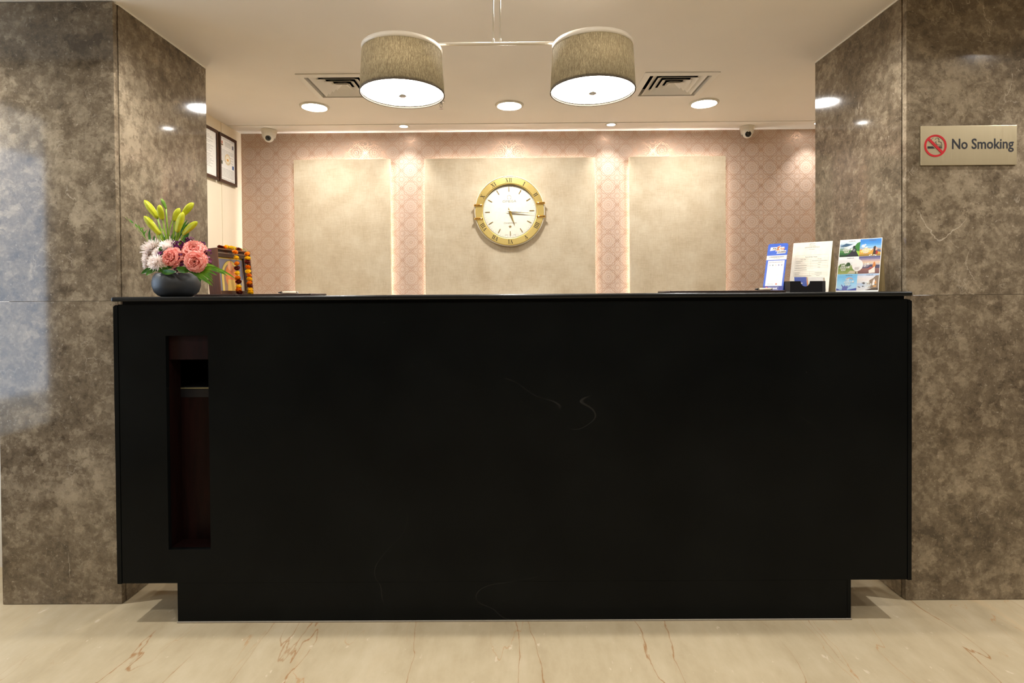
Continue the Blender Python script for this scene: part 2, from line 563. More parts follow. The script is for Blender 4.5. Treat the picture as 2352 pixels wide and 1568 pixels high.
# ceiling: one sheet with two square openings for the air vents
def ceiling():
    b = B()
    holes = [(.70, 1.06, 2.873, 3.203), (-1.105, -.745, 2.855, 3.185)]
    xs = sorted({-6, 6, *[h[0] for h in holes], *[h[1] for h in holes]})
    ys = sorted({1.62, 4.1, *[h[2] for h in holes], *[h[3] for h in holes]})
    for i in range(len(xs) - 1):
        for j in range(len(ys) - 1):
            cx, cy = (xs[i] + xs[i + 1]) / 2, (ys[j] + ys[j + 1]) / 2
            if any(h[0] < cx < h[1] and h[2] < cy < h[3] for h in holes): continue
            b.face([(xs[i], ys[j], ZC), (xs[i + 1], ys[j], ZC), (xs[i + 1], ys[j + 1], ZC), (xs[i], ys[j + 1], ZC)])
    bmesh.ops.remove_doubles(b.bm, verts=b.bm.verts[:], dist=1e-5)
    r = bmesh.ops.extrude_face_region(b.bm, geom=b.bm.faces[:])
    for v in r['geom']:
        if isinstance(v, bmesh.types.BMVert): v.co.z += .012
    return b
struct('ceiling', ceiling(), CEIL)
struct('trim_lit_band', B().box(XW + .001, XWR, 3.692, YB, ZC - .005, ZC - .0005, .001), CEIL2)  # added strip: its paler paint stands in for light along the back wall
struct('trim_2', B().box(XW, XW + .004, 3.61, YB, 0, ZC - .005), CREAM)
struct('wall_back', B().box(XW - .1, XWR + .1, YB, YB + .1, 0, ZC), WALLPAPER)
struct('wall_inner_left', B().box(XW - .1, XW, YPB - .02, YB + .1, 0, ZC), CREAM)
struct('wall_inner_right', B().box(XWR, XWR + .1, YPB - .02, YB + .1, 0, ZC), CREAM)

# marble clad pillars
def slab(parent, x0, x1, y0, y1, z0, z1):
    return B().box(x0, x1, y0, y1, z0, z1, .0002).build('marble_slab', MARBLE, parent)
JZ = 1.180
def pillar(name, xi, xo, s):
    """xi: inner face beside the desk, xo: outer end; s=+1 when the pillar lies on the right"""
    t = .022
    lo, hi = min(xi + s * t, xo - s * t), max(xi + s * t, xo - s * t)
    core = B().box(lo + .002, hi - .002, YP + t + .002, YPB, 0, ZC)
    w = struct(name, core, flat(srgb(150, 132, 92), .8, name='mortar'))
    for z0, z1 in ((.002, JZ - .0006), (JZ + .0006, ZC - .003)):
        slab(w, min(xi + s * .003, xo), max(xi + s * .003, xo), YP, YP + t, z0, z1)
        slab(w, min(xi, xi + s * t), max(xi, xi + s * t), YP + t + .002, YPB, z0, z1)
        slab(w, min(xo, xo - s * t), max(xo, xo - s * t), YP + t + .002, YPB, z0, z1)
    return w
wl = pillar('wall_left', XL, -2.0, -1)
wr = pillar('wall_right', XR, 3.2, 1)
struct('trim_3', B().box(XL - .006, XL + .003, YP + .01, YPB, ZC - .005, ZC - .0002), CEIL2)
struct('trim_4', B().box(XR - .003, XR + .006, YP + .01, YPB, ZC - .005, ZC - .0002), CEIL2)

# lobby on the viewer's side
ZH = 2.95
struct('wall_left_recess', B().box(-2.9, -1.99, 2.42, 2.5, 0, ZC), WHITE)
struct('ceiling_lobby', B().box(-6, 6, -5, 1.62, ZH, ZH + .05), CEIL)
struct('trim_5', B().box(-6, 6, 1.60, 1.62, ZC, ZH), CEIL2)
struct('wall_lobby_rear', B().box(-6, 6, -5.1, -5, 0, ZH), LOBBYW)
struct('wall_lobby_right', B().box(4.2, 4.3, -5, 4.1, 0, ZH), LOBBYW)
struct('wall_lobby_left', B().box(-2.76, -2.67, -5, .96, 0, ZH), LOBBYW)
struct('wall_window_sill', B().box(-2.76, -2.67, .96, 2.46, 0, .42), DARKW)
struct('wall_window_head', B().box(-2.76, -2.67, .96, 2.46, 2.28, ZH), WHITE)
win = B().box(-2.75, -2.68, .96, 1.02, .42, 2.28).box(-2.75, -2.68, 2.38, 2.46, .42, 2.28).box(-2.75, -2.68, 1.02, 2.38, .42, .47).box(-2.75, -2.68, 1.02, 2.38, 2.23, 2.28).box(-2.74, -2.69, 1.66, 1.70, .47, 2.23)
window = struct('window_1', win, flat(srgb(90, 84, 78), .4, name='window_frame_paint'))
for y0, y1 in ((1.02, 1.66), (1.70, 2.38)):
    B().box(-2.718, -2.712, y0, y1, .47, 2.23).build('pane', GLASS, window)

# ------------------------------------------------------------------ COUNTER
YF = 2.0
cnt = thing('reception_counter', 'long black polished stone reception desk standing between the two marble pillars', 'reception desk', (0, 0, 0))
NX0, NX1, NZ0, NZ1 = -1.271, -1.1165, .270, 1.0525
ZB, ZT = .1465, 1.168
XA, XB = -1.442, 1.4235
def front_panel():
    b = B()
    xs = [XA, NX0, NX1, XB]; zs = [ZB, NZ0, NZ1, ZT]
    for i in range(3):
        for j in range(3):
            if i == 1 and j == 1: continue
            b.face([(xs[i], YF, zs[j]), (xs[i + 1], YF, zs[j]), (xs[i + 1], YF, zs[j + 1]), (xs[i], YF, zs[j + 1])])
    bmesh.ops.remove_doubles(b.bm, verts=b.bm.verts[:], dist=1e-5)
    r = bmesh.ops.extrude_face_region(b.bm, geom=b.bm.faces[:])
    for v in r['geom']:
        if isinstance(v, bmesh.types.BMVert): v.co.y += .018
    return b
front_panel().build('front_panel', GRANITE, cnt)
def side_panel(x0, x1, s):
    b = B()
    c = .009
    xo, xi = (x0, x1) if s < 0 else (x1, x0)
    b.prism([(xi, ZB - .002), (xo, ZB - .002), (xo, 1.160), (xo + (-s) * c, 1.166), (xi, 1.166)], YF - .001, 2.30)
    return b
side_panel(-1.4605, -1.4445, -1).build('side_panel', GRANITE, cnt)
side_panel(1.426, 1.4395, 1).build('side_panel', GRANITE, cnt)
B().box(-1.435, 1.42, YF + .012, 2.29, ZT - .02, 1.1785).build('top_rail', GRANITE, cnt)
B().box(-1.2415, 1.206, YF + .0005, 2.27, .004, ZB, .001).box(1.2075, 1.221, YF + .001, 2.27, .004, ZB, .001).build('plinth', GRANITE, cnt)
B().box(-1.243, 1.2225, YF - .003, YF + .01, 0, .005, .001).build('plinth_sealant', flat(srgb(150, 142, 128), .7, name='grey_grout'), cnt)
B().box(-1.4445, 1.426, YF + .02, 2.29, ZB, ZB + .018).build('base_board', MAHOG, cnt)
# recess with shelf, seen through the opening
ND = YF + .088
B().box(NX0 - .02, NX1 + .03, ND, ND + .012, NZ0 - .02, .812).build('niche_back', MAHOG, cnt)
B().box(NX0 - .02, NX0, YF + .018, ND, NZ0, NZ1).build('niche_side', MAHOG, cnt)
B().box(NX1 + .028, NX1 + .04, YF + .018, ND, NZ0, NZ1).build('niche_side', MAHOG, cnt)
B().box(NX0, NX1 + .03, YF + .018, ND, NZ0 - .02, NZ0).build('niche_floor', MAHOG, cnt)
B().box(NX0, NX1 + .03, YF + .020, YF + .034, .9635, NZ1 + .02).build('niche_header', MAHOG, cnt)
sh = B().box(NX0, NX1 + .03, ND - .002, 2.28, .812, .849).build('niche_shelf', BLACKP, cnt)
B().box(NX0 + .002, NX1 + .028, ND - .005, ND - .002, .845, .8495).build('shelf_edging', flat(srgb(150, 144, 112), .35, .6, name='edge_strip'), sh)
B().box(-1.172, -1.166, ND + .03, ND + .18, .849, .97).build('shelf_divider', flat((.05, .05, .05), .4, name='grey_divider'), cnt)
B().box(-1.44, 1.42, 2.285, 2.299, ZB + .018, ZT - .02).build('rear_panel', MAHOG, cnt)

ZK = 1.195
top = B().box(-1.457, 1.4325, 1.984, 2.58, 1.1785, ZK, .0045)
ct = tag(top.build('countertop', GRANITE_TOP), 'black stone slab lying along the top of the reception desk', 'countertop')

# ------------------------------------------------------------------ WALL BOARDS
def board(name, x0, x1, z1, label):
    t = thing(name, label, 'wall board', ((x0 + x1) / 2, YB, 0))
    h = (x1 - x0) / 2
    B().box(-h, h, -.045, -.018, .25, z1, .002).build('face_board', BOARDS, t)
    B().box(-h + .07, h - .07, -.018, 0, .30, z1 - .07).build('backing', WHITE, t)
    b = B()
    b.box(-h + .045, -h + .055, -.016, -.008, .32, z1 - .045).box(h - .055, h - .045, -.016, -.008, .32, z1 - .045).box(-h + .055, h - .055, -.016, -.008, z1 - .055, z1 - .045)
    b.build('light_strip', LED, t)
    return t
board('wall_board', -1.523, -.853, 2.133, 'beige woven wall board nearest the two framed certificates')
board('wall_board', -.616, .566, 2.134, 'widest beige woven wall board, with the gold clock on it')
board('wall_board', .803, 1.469, 2.136, 'beige woven wall board behind the card displays, nearest the no smoking sign')

# ------------------------------------------------------------------ CEILING FITTINGS
def downlight(x, y, z, label, mat, group, r=.070):
    t = thing('ceiling_downlight', label, 'ceiling light', (x, y, z), group=group)
    B().lathe([(r, -.001), (r, -.007), (r + .004, -.010), (r + .014, -.008), (r + .017, 0)], 40).build('rim', WPLASTIC, t)
    B().lathe([(0, -.006), (r, -.0055)], 40).build('diffuser', mat, t)
    return t
GD = 'round ceiling downlights behind the desk'
downlight(-1.196, 3.333, ZC, 'round ceiling downlight between the ceiling vent and the certificates wall', LAMP, GD)
downlight(-.021, 3.337, ZC, 'middle round ceiling downlight, above the gold clock', LAMP, GD)
downlight(1.149, 3.328, ZC, 'round ceiling downlight near the pillar with the no smoking sign', LAMP, GD)
def spot(x, label, y=3.722, z=ZC - .005, power=P_SPOT, grp='small spotlights along the wallpapered wall', size=84, tilt=11):
    t = thing('ceiling_spotlight', label, 'ceiling spotlight', (x, y, z), group=grp)
    B().lathe([(.026, -.001), (.027, -.004), (.036, -.005), (.040, 0)], 32).build('rim', WPLASTIC, t)
    B().lathe([(0, -.003), (.026, -.003)], 32).build('lens', SPOTM, t)
    d = bpy.data.lights.new('spot_beam', 'SPOT')
    d.energy = power; d.color = COOL; d.spot_size = radians(size); d.spot_blend = 1.0; d.shadow_soft_size = .02
    o = bpy.data.objects.new('spot_beam', d); COL.objects.link(o)
    o.parent = t; o.location = (0, 0, -.012); o.rotation_euler = (radians(tilt), 0, 0)
    return t
spot(-.736, 'small spotlight over the gap beside the certificates end wall board')
spot(.660, 'small spotlight over the gap beside the dome camera facing the desk')
spot(2.056, 'small spotlight hidden past the pillar with the no smoking sign')

GF = 'front row of small ceiling spotlights'
for x, w in ((-1.15, 'on the flowers side'), (-.02, 'over the middle of the desk'), (1.12, 'on the card display side')):
    spot(x, 'small spotlight above the front edge of the desk, ' + w, 2.05, ZC, P_FRONT, GF, 150, 0)

spot(-2.40, 'small spotlight in the low ceiling before the pillar on the window side', 1.9, ZC, 95.0, GF, 150, 0)
spot(2.45, 'small spotlight in the low ceiling before the pillar with the no smoking sign', 1.9, ZC, 95.0, GF, 150, 0)

def vent(x0, x1, y0, y1, label):
    t = thing('air_vent', label, 'air vent', ((x0 + x1) / 2, (y0 + y1) / 2, ZC), group='square ceiling air vents')
    hx, hy = (x1 - x0) / 2, (y1 - y0) / 2
    def sq(b, a, za, c, zc):
        for k in range(4):
            def P(s, z, i):
                sx, sy = [(-1, -1), (1, -1), (1, 1), (-1, 1)][i % 4]
                return (sx * s[0], sy * s[1], z)
            b.face([P(a, za, k), P(a, za, k + 1), P(c, zc, k + 1), P(c, zc, k)])
    b = B()
    o = (hx + .014, hy + .014)
    sq(b, o, -.0005, o, -.005); sq(b, o, -.005, (hx - .018, hy - .018), -.008)
    sq(b, (hx - .018, hy - .018), -.008, (hx - .026, hy - .026), .03)
    b.build('frame', VENTP, t)
    for k in range(4):
        a = .142 - k * .031
        ax = a * hx / .18; ay = a * hy / .165
        bb = B()
        sq(bb, (ax, ay), -.004, (ax - .030, ay - .030), .0145)
        sq(bb, (ax - .002, ay - .002), -.0035, (ax - .032, ay - .032), .015)
        bb.build('louvre', VENTP, t)
    bb = B(); sq(bb, (.036, .034), -.002, (.004, .004), .014); bb.face([(-.004, -.004, .014), (.004, -.004, .014), (.004, .004, .014), (-.004, .004, .014)])
    bb.build('centre_cone', VENTP, t)
    bb = B(); sq(bb, (hx + .005, hy + .005), .013, (hx + .005, hy + .005), .2)
    bb.face([(-hx - .005, -hy - .005, .2), (hx + .005, -hy - .005, .2), (hx + .005, hy + .005, .2), (-hx - .005, hy + .005, .2)])
    bb.build('duct', DUCT, t)
    return t
vent(.70, 1.06, 2.873, 3.203, 'square white ceiling vent next to the pendant shade on the card display side')
vent(-1.105, -.745, 2.855, 3.185, 'square white ceiling vent partly hidden by the pendant shade on the flowers side')

spr = thing('fire_sprinkler', 'small metal fire sprinkler hanging from the ceiling beside a pendant shade', 'sprinkler', (-.424, 3.27, ZC))
B().lathe([(0, 0), (.020, -.001), (.019, -.004), (.008, -.007)], 20).build('escutcheon', CHROME, spr)
B().tube([(0, 0, -.004), (0, 0, -.016)], .005).tube([(-.007, 0, -.014), (-.008, 0, -.026), (0, 0, -.035)], .0017, 6).tube([(.007, 0, -.014), (.008, 0, -.026), (0, 0, -.035)], .0017, 6).tube([(-.008, 0, -.014), (.008, 0, -.014)], .002, 6).build('frame_arms', CHROME, spr)
B().lathe([(0, -.034), (.005, -.035), (.015, -.040), (.015, -.0415), (0, -.038)], 16).build('deflector', CHROME, spr)

def dome(x, y, rz, tilt, label, black, sc=1.0):
    t = thing('security_camera', label, 'security camera', (x, y, ZC - .005), (0, 0, rz), 'white dome security cameras')
    t.scale = (sc, sc, sc)
    B().lathe([(0, 0), (.052, 0), (.052, -.006), (.0505, -.014), (.049, -.022), (.047, -.024)], 36).build('base_ring', WPLASTIC, t)
    M = Matrix.Translation((0, -.004, -.040)) @ Matrix.Rotation(tilt, 4, 'X')
    body = B().lathe([(.047, -.024), (.046, -.034), (.043, -.048), (.038, -.060)], 36)
    prof = [(0, -.030), (.020, -.030), (.030, -.026), (.0325, -.016), (.034, 0), (.030, .016), (.018, .026), (0, .030)]
    body.lathe([(r, -z) for r, z in reversed(prof)], 32, Matrix.Translation((0, -.006, -.052)) @ Matrix.Rotation(pi / 2 + tilt, 4, 'X'))
    body.build('housing', WPLASTIC, t)
    ML = Matrix.Translation((0, -.006, -.052)) @ Matrix.Rotation(pi / 2 + tilt, 4, 'X')
    rr = .021 if black else .018
    lz = B().lathe([(0, .033), (rr * .5, .0332), (rr, .032), (rr + .001, .029)], 28, ML).build('lens_cover', LENSG if black else flat(srgb(96, 96, 88), .25, .3, name='lens_ring'), t)
    B().lathe([(0, .0345), (.006, .0345), (.007, .033)], 20, ML).build('lens', LENSG, lz)
    if not black:
        B().lathe([(.009, .0345), (.012, .0345), (.012, .033)], 20, ML).build('lens_barrel', BLACKP, lz)
        B().tube([(.036, -.01, -.030), (.040, -.012, -.052), (.030, -.022, -.064), (.018, -.026, -.072)], .0035, 8).build('cable', WPLASTIC, t)
    return t
dome(-1.672, 3.783, radians(14), radians(24), 'white dome camera with grey ringed lens on the ceiling near the certificates', False)
dome(1.606, 3.80, radians(-9), radians(22), 'white dome camera with a solid black lens on the ceiling, far from the certificates', True, .93)

# pendant with two shades
pl = thing('pendant_lamp', 'twin pendant lamp with two grey linen drum shades hanging over the desk', 'pendant lamp', (-.056, 2.0, ZC))
zb = 2.0995 - ZC
B().tube([(-.345, 0, zb), (.345, 0, zb)], .0058, 12).build('cross_bar', SATIN, pl)
for dx in (-.0125, .0125):
    rod = B().tube([(dx, 0, zb + .004), (dx, 0, -.01)], .0027, 10).build('rod', WPLASTIC, pl)
    B().lathe([(.0028, .018), (.0042, .016), (.0046, .004), (.003, 0)], 12, Matrix.Translation((dx, 0, zb))).build('collar', WPLASTIC, rod)
B().lathe([(0, -.028), (.05, -.027), (.056, -.02), (.056, -.001), (0, -.001)], 32).build('ceiling_canopy', SATIN, pl)
def lampshade(x, ztop, zbot, rt, rb):
    s = B().lathe([(rt, ztop - .016), (rb, zbot), (rb - .0022, zbot), (rt - .0022, ztop - .016)], 72).build('lamp_shade', SHADE, pl)
    s.location = (x, 0, 0)
    B().lathe([(rt - .003, ztop - .017), (rt + .0012, ztop - .0165), (rt + .0012, ztop), (rt - .006, ztop + .001), (0, ztop + .001)], 72).build('top_ring', SATIN, s)
    B().lathe([(rb + .0008, zbot + .0035), (rb + .0010, zbot - .0012), (rb - .003, zbot - .0012), (rb - .003, zbot + .003)], 72).build('hem', flat(srgb(96, 86, 72), .7, name='shade_hem'), s)
    B().lathe([(0, zbot + .008), (rb - .003, zbot + .008)], 72).build('diffuser', SHADE_E, s)
    B().lathe([(0, zbot - .010), (.008, zbot - .010), (.0145, zbot - .0075), (.0115, zbot + .005), (0, zbot + .0055)], 20).tube([(0, 0, zbot - .010), (0, 0, zbot - .022)], .0008, 6).build('finial', CHROME, s)
    for q in (-1, 1):      # two bulbs side by side inside the drum
        d = bpy.data.lights.new('bulb', 'POINT'); d.energy = P_BULB * .5; d.color = WARM2; d.shadow_soft_size = .025
        o = bpy.data.objects.new('bulb', d); COL.objects.link(o)
        o.parent = s; o.location = (-.012 * q, .066 * q, (ztop + zbot) / 2)
    return s
lampshade(-.3985 + .056, 2.0825 - ZC, 1.920 - ZC, .1425, .1508)
lampshade(.2885 + .056, 2.0885 - ZC, 1.9235 - ZC, .1445, .1525)

# lobby downlights out of frame
for i, (x, y) in enumerate(((-1.6, .35), (.1, .35), (1.8, .35), (-1.6, -1.6), (.1, -1.6), (1.8, -1.6), (3.4, .3))):
    downlight(x, y, ZH, 'round downlight in the high lobby ceiling, ' + ('first row', 'second row')[y < 0] + ' from the desk, ' + {-1.6: 'window side', .1: 'centre', 1.8: 'sign side', 3.4: 'far end'}[x], LAMPL, 'lobby downlights', .075)

# ------------------------------------------------------------------ CLOCK
ck = thing('wall_clock', 'round gold wall clock with a white dial and roman numerals on its rim', 'clock', (-.027, YB - .0445, 1.763), (0, radians(-1.6), 0))
INK = flat((.012, .01, .01), .5, name='black_enamel')
GREYI = flat(srgb(140, 136, 122), .5, name='grey_ink')
def ann(prof, n=96):
    """profile of (radius, y)"""
    b = B()
    b.lathe([(r, -y) for r, y in prof], n, Matrix.Rotation(pi / 2, 4, 'X'))
    return b
ann([(.225, 0), (.2405, -.004), (.2425, -.018), (.2415, -.026), (.2365, -.028), (.2365, -.020)]).build('case', flat(srgb(236, 228, 206), .3, name='ivory_lacquer'), ck)
bez = ann([(.2362, -.020), (.2362, -.0265), (.2360, -.0275), (.2325, -.0322), (.2318, -.0325), (.2308, -.0325), (.1915, -.0325), (.1905, -.0325), (.1898, -.0322), (.1868, -.0300), (.1862, -.0292), (.1845, -.014)]).build('bezel', GOLD, ck)
B().lathe([(0, .010), (.186, .010)], 96, Matrix.Rotation(pi / 2, 4, 'X')).build('dial', flat(srgb(244, 238, 220), .55, name='dial_white'), ck)
ann([(.1855, -.010), (.1855, -.0145), (.178, -.011)]).build('inner_ring', flat(srgb(214, 208, 188), .4, name='rehaut'), ck)
def numeral(s, ang):
    """roman numeral on the bezel, top outwards"""
    H = .026; y0, y1 = -.0333, -.0322
    b = B(); x = 0.0; gap = .0045
    wd = {'I': .0062, 'V': .020, 'X': .021}
    tot = sum(wd[c] for c in s) + gap * (len(s) - 1)
    x = -tot / 2
    def q(p):
        M = Matrix.Rotation(ang, 3, 'Y')
        pts = []
        for px, pz in p:
            v = M @ Vector((px, 0, pz + .2105)); pts.append((v.x, v.z))
        b.prism(pts, y0, y1)
    h = H / 2
    def serif(c, z, w=.0085): q([(c - w / 2, z - .0009), (c + w / 2, z - .0009), (c + w / 2, z + .0009), (c - w / 2, z + .0009)])
    for c in s:
        w = wd[c]; cx = x + w / 2
        if c == 'I':
            q([(cx - .0022, -h), (cx + .0022, -h), (cx + .0022, h), (cx - .0022, h)]); serif(cx, h, .0095); serif(cx, -h, .0095)
        elif c == 'V':
            q([(cx - .0085, h), (cx - .0035, h), (cx + .002, -h), (cx - .001, -h)]); q([(cx + .0058, h), (cx + .0078, h), (cx + .001, -h), (cx - .001, -h)])
            serif(cx - .006, h, .0095); serif(cx + .0068, h, .0075)
        else:
            q([(cx - .009, h), (cx - .004, h), (cx + .009, -h), (cx + .004, -h)]); q([(cx + .0058, h), (cx + .0078, h), (cx - .0058, -h), (cx - .0078, -h)])
            for sx, sz in ((-.0065, h), (.0068, h), (.0065, -h), (-.0068, -h)): serif(cx + sx, sz, .0085)
        x += w + gap
    return b.build('numeral', INK, bez)
for k, s in {0: 'XII', 1: 'I', 2: 'II', 4: 'IIII', 5: 'V', 6: 'VI', 7: 'VII', 8: 'VIII', 10: 'X', 11: 'XI'}.items():
    numeral(s, radians(30 * k))
for sx in (-1, 1):
    for z in (-.046, .046):
        M = Matrix.Translation((sx * .2135, -.034, z)) @ Matrix.Rotation(pi / 2, 4, 'Y')
        B().lathe([(0, -.032), (.005, -.031), (.0082, -.026), (.0085, 0), (.0082, .026), (.005, .031), (0, .032)], 16, M).build('claw', GOLDP, ck)
for k in range(12):
    a = radians(30 * k); M = Matrix.Rotation(a, 3, 'Y')
    P = [M @ Vector((x, 0, z)) for x, z in ((-.0024, .137), (.0024, .137), (.0024, .168), (-.0024, .168))]
    B().prism([(v.x, v.z) for v in P], -.0125, -.0102).build('hour_marker', BRASSH, ck)
b = B()
for k in range(60):
    a = radians(6 * k); M = Matrix.Rotation(a, 3, 'Y')
    P = [M @ Vector((x, 0, z)) for x, z in ((-.0006, .1695), (.0006, .1695), (.0006, .175), (-.0006, .175))]
    b.face([(v.x, -.0104, v.z) for v in P])
b.build('minute_track', GREYI, ck, kind='stuff')
def hand(ang, L, w, y, tail):
    M = Matrix.Rotation(ang, 3, 'Y')
    b = B()
    pts = [Vector((0, 0, -tail)), Vector((w, 0, .012)), Vector((0, 0, L)), Vector((-w, 0, .012))]
    c = M @ Vector((0, 0, .012)); c.y = y - .003
    P = [M @ p for p in pts]
    for k in range(4):
        p, q = P[k], P[(k + 1) % 4]
        b.face([(p.x, y, p.z), (q.x, y, q.z), (c.x, c.y, c.z)])
    b.face([(p.x, y + .0008, p.z) for p in P])
    return b
hand(radians(161.5), .108, .0085, -.0175, .030).build('hour_hand', GOLD, ck)
hand(radians(97), .164, .0072, -.0225, .026).build('minute_hand', GOLD, ck)
B().lathe([(0, .027), (.004, .026), (.005, .012)], 16, Matrix.Rotation(pi / 2, 4, 'X')).build('hub', GOLDP, ck)
text('OMEGA', .0225, GREYI, ck, 0, .062, -.0106, sx=1.22)
b = B()   # horseshoe emblem above the maker's line
pts = [(-.0135, .0865), (-.0065, .0865), (-.0125, .094), (-.0128, .101), (-.0085, .1085), (0, .1112), (.0085, .1085), (.0128, .101), (.0125, .094), (.0065, .0865), (.0135, .0865)]
b.tube([(x, -.0108, z) for x, z in pts], .0009, 6)
b.build('emblem', GREYI, ck)
text('Constellation', .0165, GREYI, ck, 0, -.0845, -.0106, shear=.35)
text('SWISS', .007, GREYI, ck, -.028, -.164, -.0106, rot=radians(0)); text('MADE', .007, GREYI, ck, .030, -.164, -.0106)
st = [(.0115 * (1 if k % 2 == 0 else .40) * sin(pi * k / 5), -.104 + .0115 * (1 if k % 2 == 0 else .40) * cos(pi * k / 5)) for k in range(10)]
B().prism(st, -.012, -.0102).build('star', BRASSH, ck)

# ------------------------------------------------------------------ CERTIFICATES ON THE INNER WALL
def certificate(y0, y1, z0, z1, label, kind):
    """hangs on the wall x = XW; local x runs along +Y of the room"""
    t = thing('certificate_frame', label, 'framed certificate', (XW, (y0 + y1) / 2, (z0 + z1) / 2), (0, 0, pi / 2), 'framed certificates')
    w, h = (y1 - y0) / 2, (z1 - z0) / 2; f = .019
    B().box(-w, w, -.024, -.008, h - f, h, .002).box(-w, w, -.024, -.008, -h, -h + f, .002).box(-w, -w + f, -.024, -.008, -h + f, h - f, .002).box(w - f, w, -.024, -.008, -h + f, h - f, .002).build('frame', FRAMEW, t)
    B().box(-w + f, w - f, -.016, -.012, -h + f, h - f).build('paper', PAPERW, t)
    p = Print(); iw, ih = w - f, h - f
    G1 = srgb(120, 118, 116); G2 = srgb(70, 70, 72)
    if kind == 0:
        for k in range(22):
            z = ih * (.78 - k * .066)
            if k in (3, 6, 12): continue
            p.rect(G1, -iw * .82, iw * (.2 + .6 * ((k * 7) % 5) / 5), z, z + .0016)
    else:
        p.rect(G2, -iw * .93, iw * .93, ih * .94, ih * .95).rect(G2, -iw * .93, iw * .93, ih * .90, ih * .905).rect(G2, -iw * .93, iw * .93, -ih * .90, -ih * .895).rect(G2, -iw * .93, iw * .93, -ih * .95, -ih * .94)
        p.disc(srgb(200, 120, 90), -iw * .74, ih * .74, .008, .011).rect(srgb(120, 96, 50), -iw * .86, -iw * .62, ih * .60, ih * .655)
        p.rect(srgb(130, 130, 140), iw * .62, iw * .86, ih * .60, ih * .78)
        for k in range(4): p.rect(G1, -iw * .4, iw * .45, ih * (.80 - .06 * k), ih * (.815 - .06 * k))
        for k in range(9): p.rect(G1, -iw * .86, iw * (.86 if k < 3 else -.3 if k % 2 else .8), ih * (.40 - .062 * k), ih * (.412 - .062 * k))
        p.disc(srgb(222, 206, 170), 0, ih * .02, iw * .42, ih * .26, 1, 28).disc(srgb(238, 230, 208), 0, ih * .03, iw * .30, ih * .18, 2, 28).disc(srgb(226, 170, 90), 0, 0, iw * .14, ih * .06, 3)
        p.rect(srgb(96, 104, 90), -iw * .88, -iw * .70, -ih * .28, -ih * .12).rect(srgb(70, 100, 150), iw * .62, iw * .88, -ih * .36, -ih * .18)
        for k in range(7): p.rect(G1, -iw * .86, iw * .86, ih * (-.46 - .06 * k), ih * (-.448 - .06 * k))
    o = p.done('print', t); o.location = (0, -.0161, 0)
    return t
certificate(3.552, 3.772, 1.934, 2.252, 'dark framed certificate with an orange crest, closest to the patterned wall', 1)
certificate(3.318, 3.538, 1.934, 2.252, 'dark framed plain text page half hidden by the marble pillar', 0)

# ------------------------------------------------------------------ NO SMOKING SIGN
sg = thing('no_smoking_sign', 'brushed steel No Smoking sign with a red ring on the marble pillar', 'sign', (1.7405, YP, 1.7508))
W2, H2 = .1835, .0752
B().box(-W2, W2, -.006, -.0005, -H2, H2, .0006).build('plate', STEEL, sg)
RED = flat(srgb(188, 24, 34), .4, name='red_vinyl')
BLK = flat((.010, .010, .014), .45, name='black_vinyl')
cx, cz = -.1270, -.0008
b = B().ring(.0352, .0425, -.0068, -.0061, 72, (cx, cz))
d = .0365 * .7071; wv = .0032 * .7071 * 1.5
b.prism([(cx - d - wv, cz + d - wv), (cx - d + wv, cz + d + wv), (cx + d + wv, cz - d + wv), (cx + d - wv, cz - d - wv)], -.0071, -.0061)
b.build('prohibition_ring', RED, sg)
b = B().prism([(cx - .0297, cz - .0103), (cx - .0020, cz - .0103), (cx - .0097, cz - .0022), (cx - .0297, cz - .0022)], -.0066, -.0061)
b.prism([(cx + .0088, cz - .0103), (cx + .0165, cz - .0103), (cx + .0165, cz - .0022), (cx + .0022, cz - .0022)], -.0066, -.0061)
for x in (.0178, .0226): b.prism([(cx + x, cz - .0103), (cx + x + .0024, cz - .0103), (cx + x + .0024, cz - .0022), (cx + x, cz - .0022)], -.0066, -.0061)
def curl(pts):
    b.tube([(cx + (x - 572) / 1912 * .367, -.0064, cz - (z - 652) / 780 * .1504) for x, z in pts], .00065, 6)
curl([(540, 498), (512, 505), (492, 530), (492, 560), (510, 585), (540, 594), (570, 582), (586, 566)])
curl([(565, 530), (585, 505), (610, 497), (635, 508), (648, 535), (640, 568), (632, 576)])
curl([(632, 576), (668, 572), (690, 590), (697, 620), (698, 655)])
curl([(586, 566), (584, 598), (598, 625), (630, 636), (660, 634), (672, 642), (674, 655)])
b.build('cigarette', BLK, sg)
text('No Smoking', .0550, BLK, sg, -.0665, -.0130, -.0063, 'LEFT', .0009, 0, .86)

# ------------------------------------------------------------------ CARDS ON THE DESK
BLUE = srgb(52, 92, 190); NAVY = srgb(58, 66, 140); OFFW = srgb(232, 224, 214)
LE = .0033
bd = thing('payment_stand', 'tall blue payment stand card with a white panel on the desk', 'display stand', (1.0285, 2.20, ZK), (-radians(20.4), 0, radians(-43.3)))
w, h = .0772 / 2, .2115
cr = .007
body = [(-w, 0), (w, 0), (w, h - cr), (w - cr * .3, h - cr * .3), (w - cr, h), (-w + cr, h), (-w + cr * .3, h - cr * .3), (-w, h - cr)]
B().prism(body, .0, .0025).build('card', flat(BLUE, .4, name='blue_acrylic'), bd)
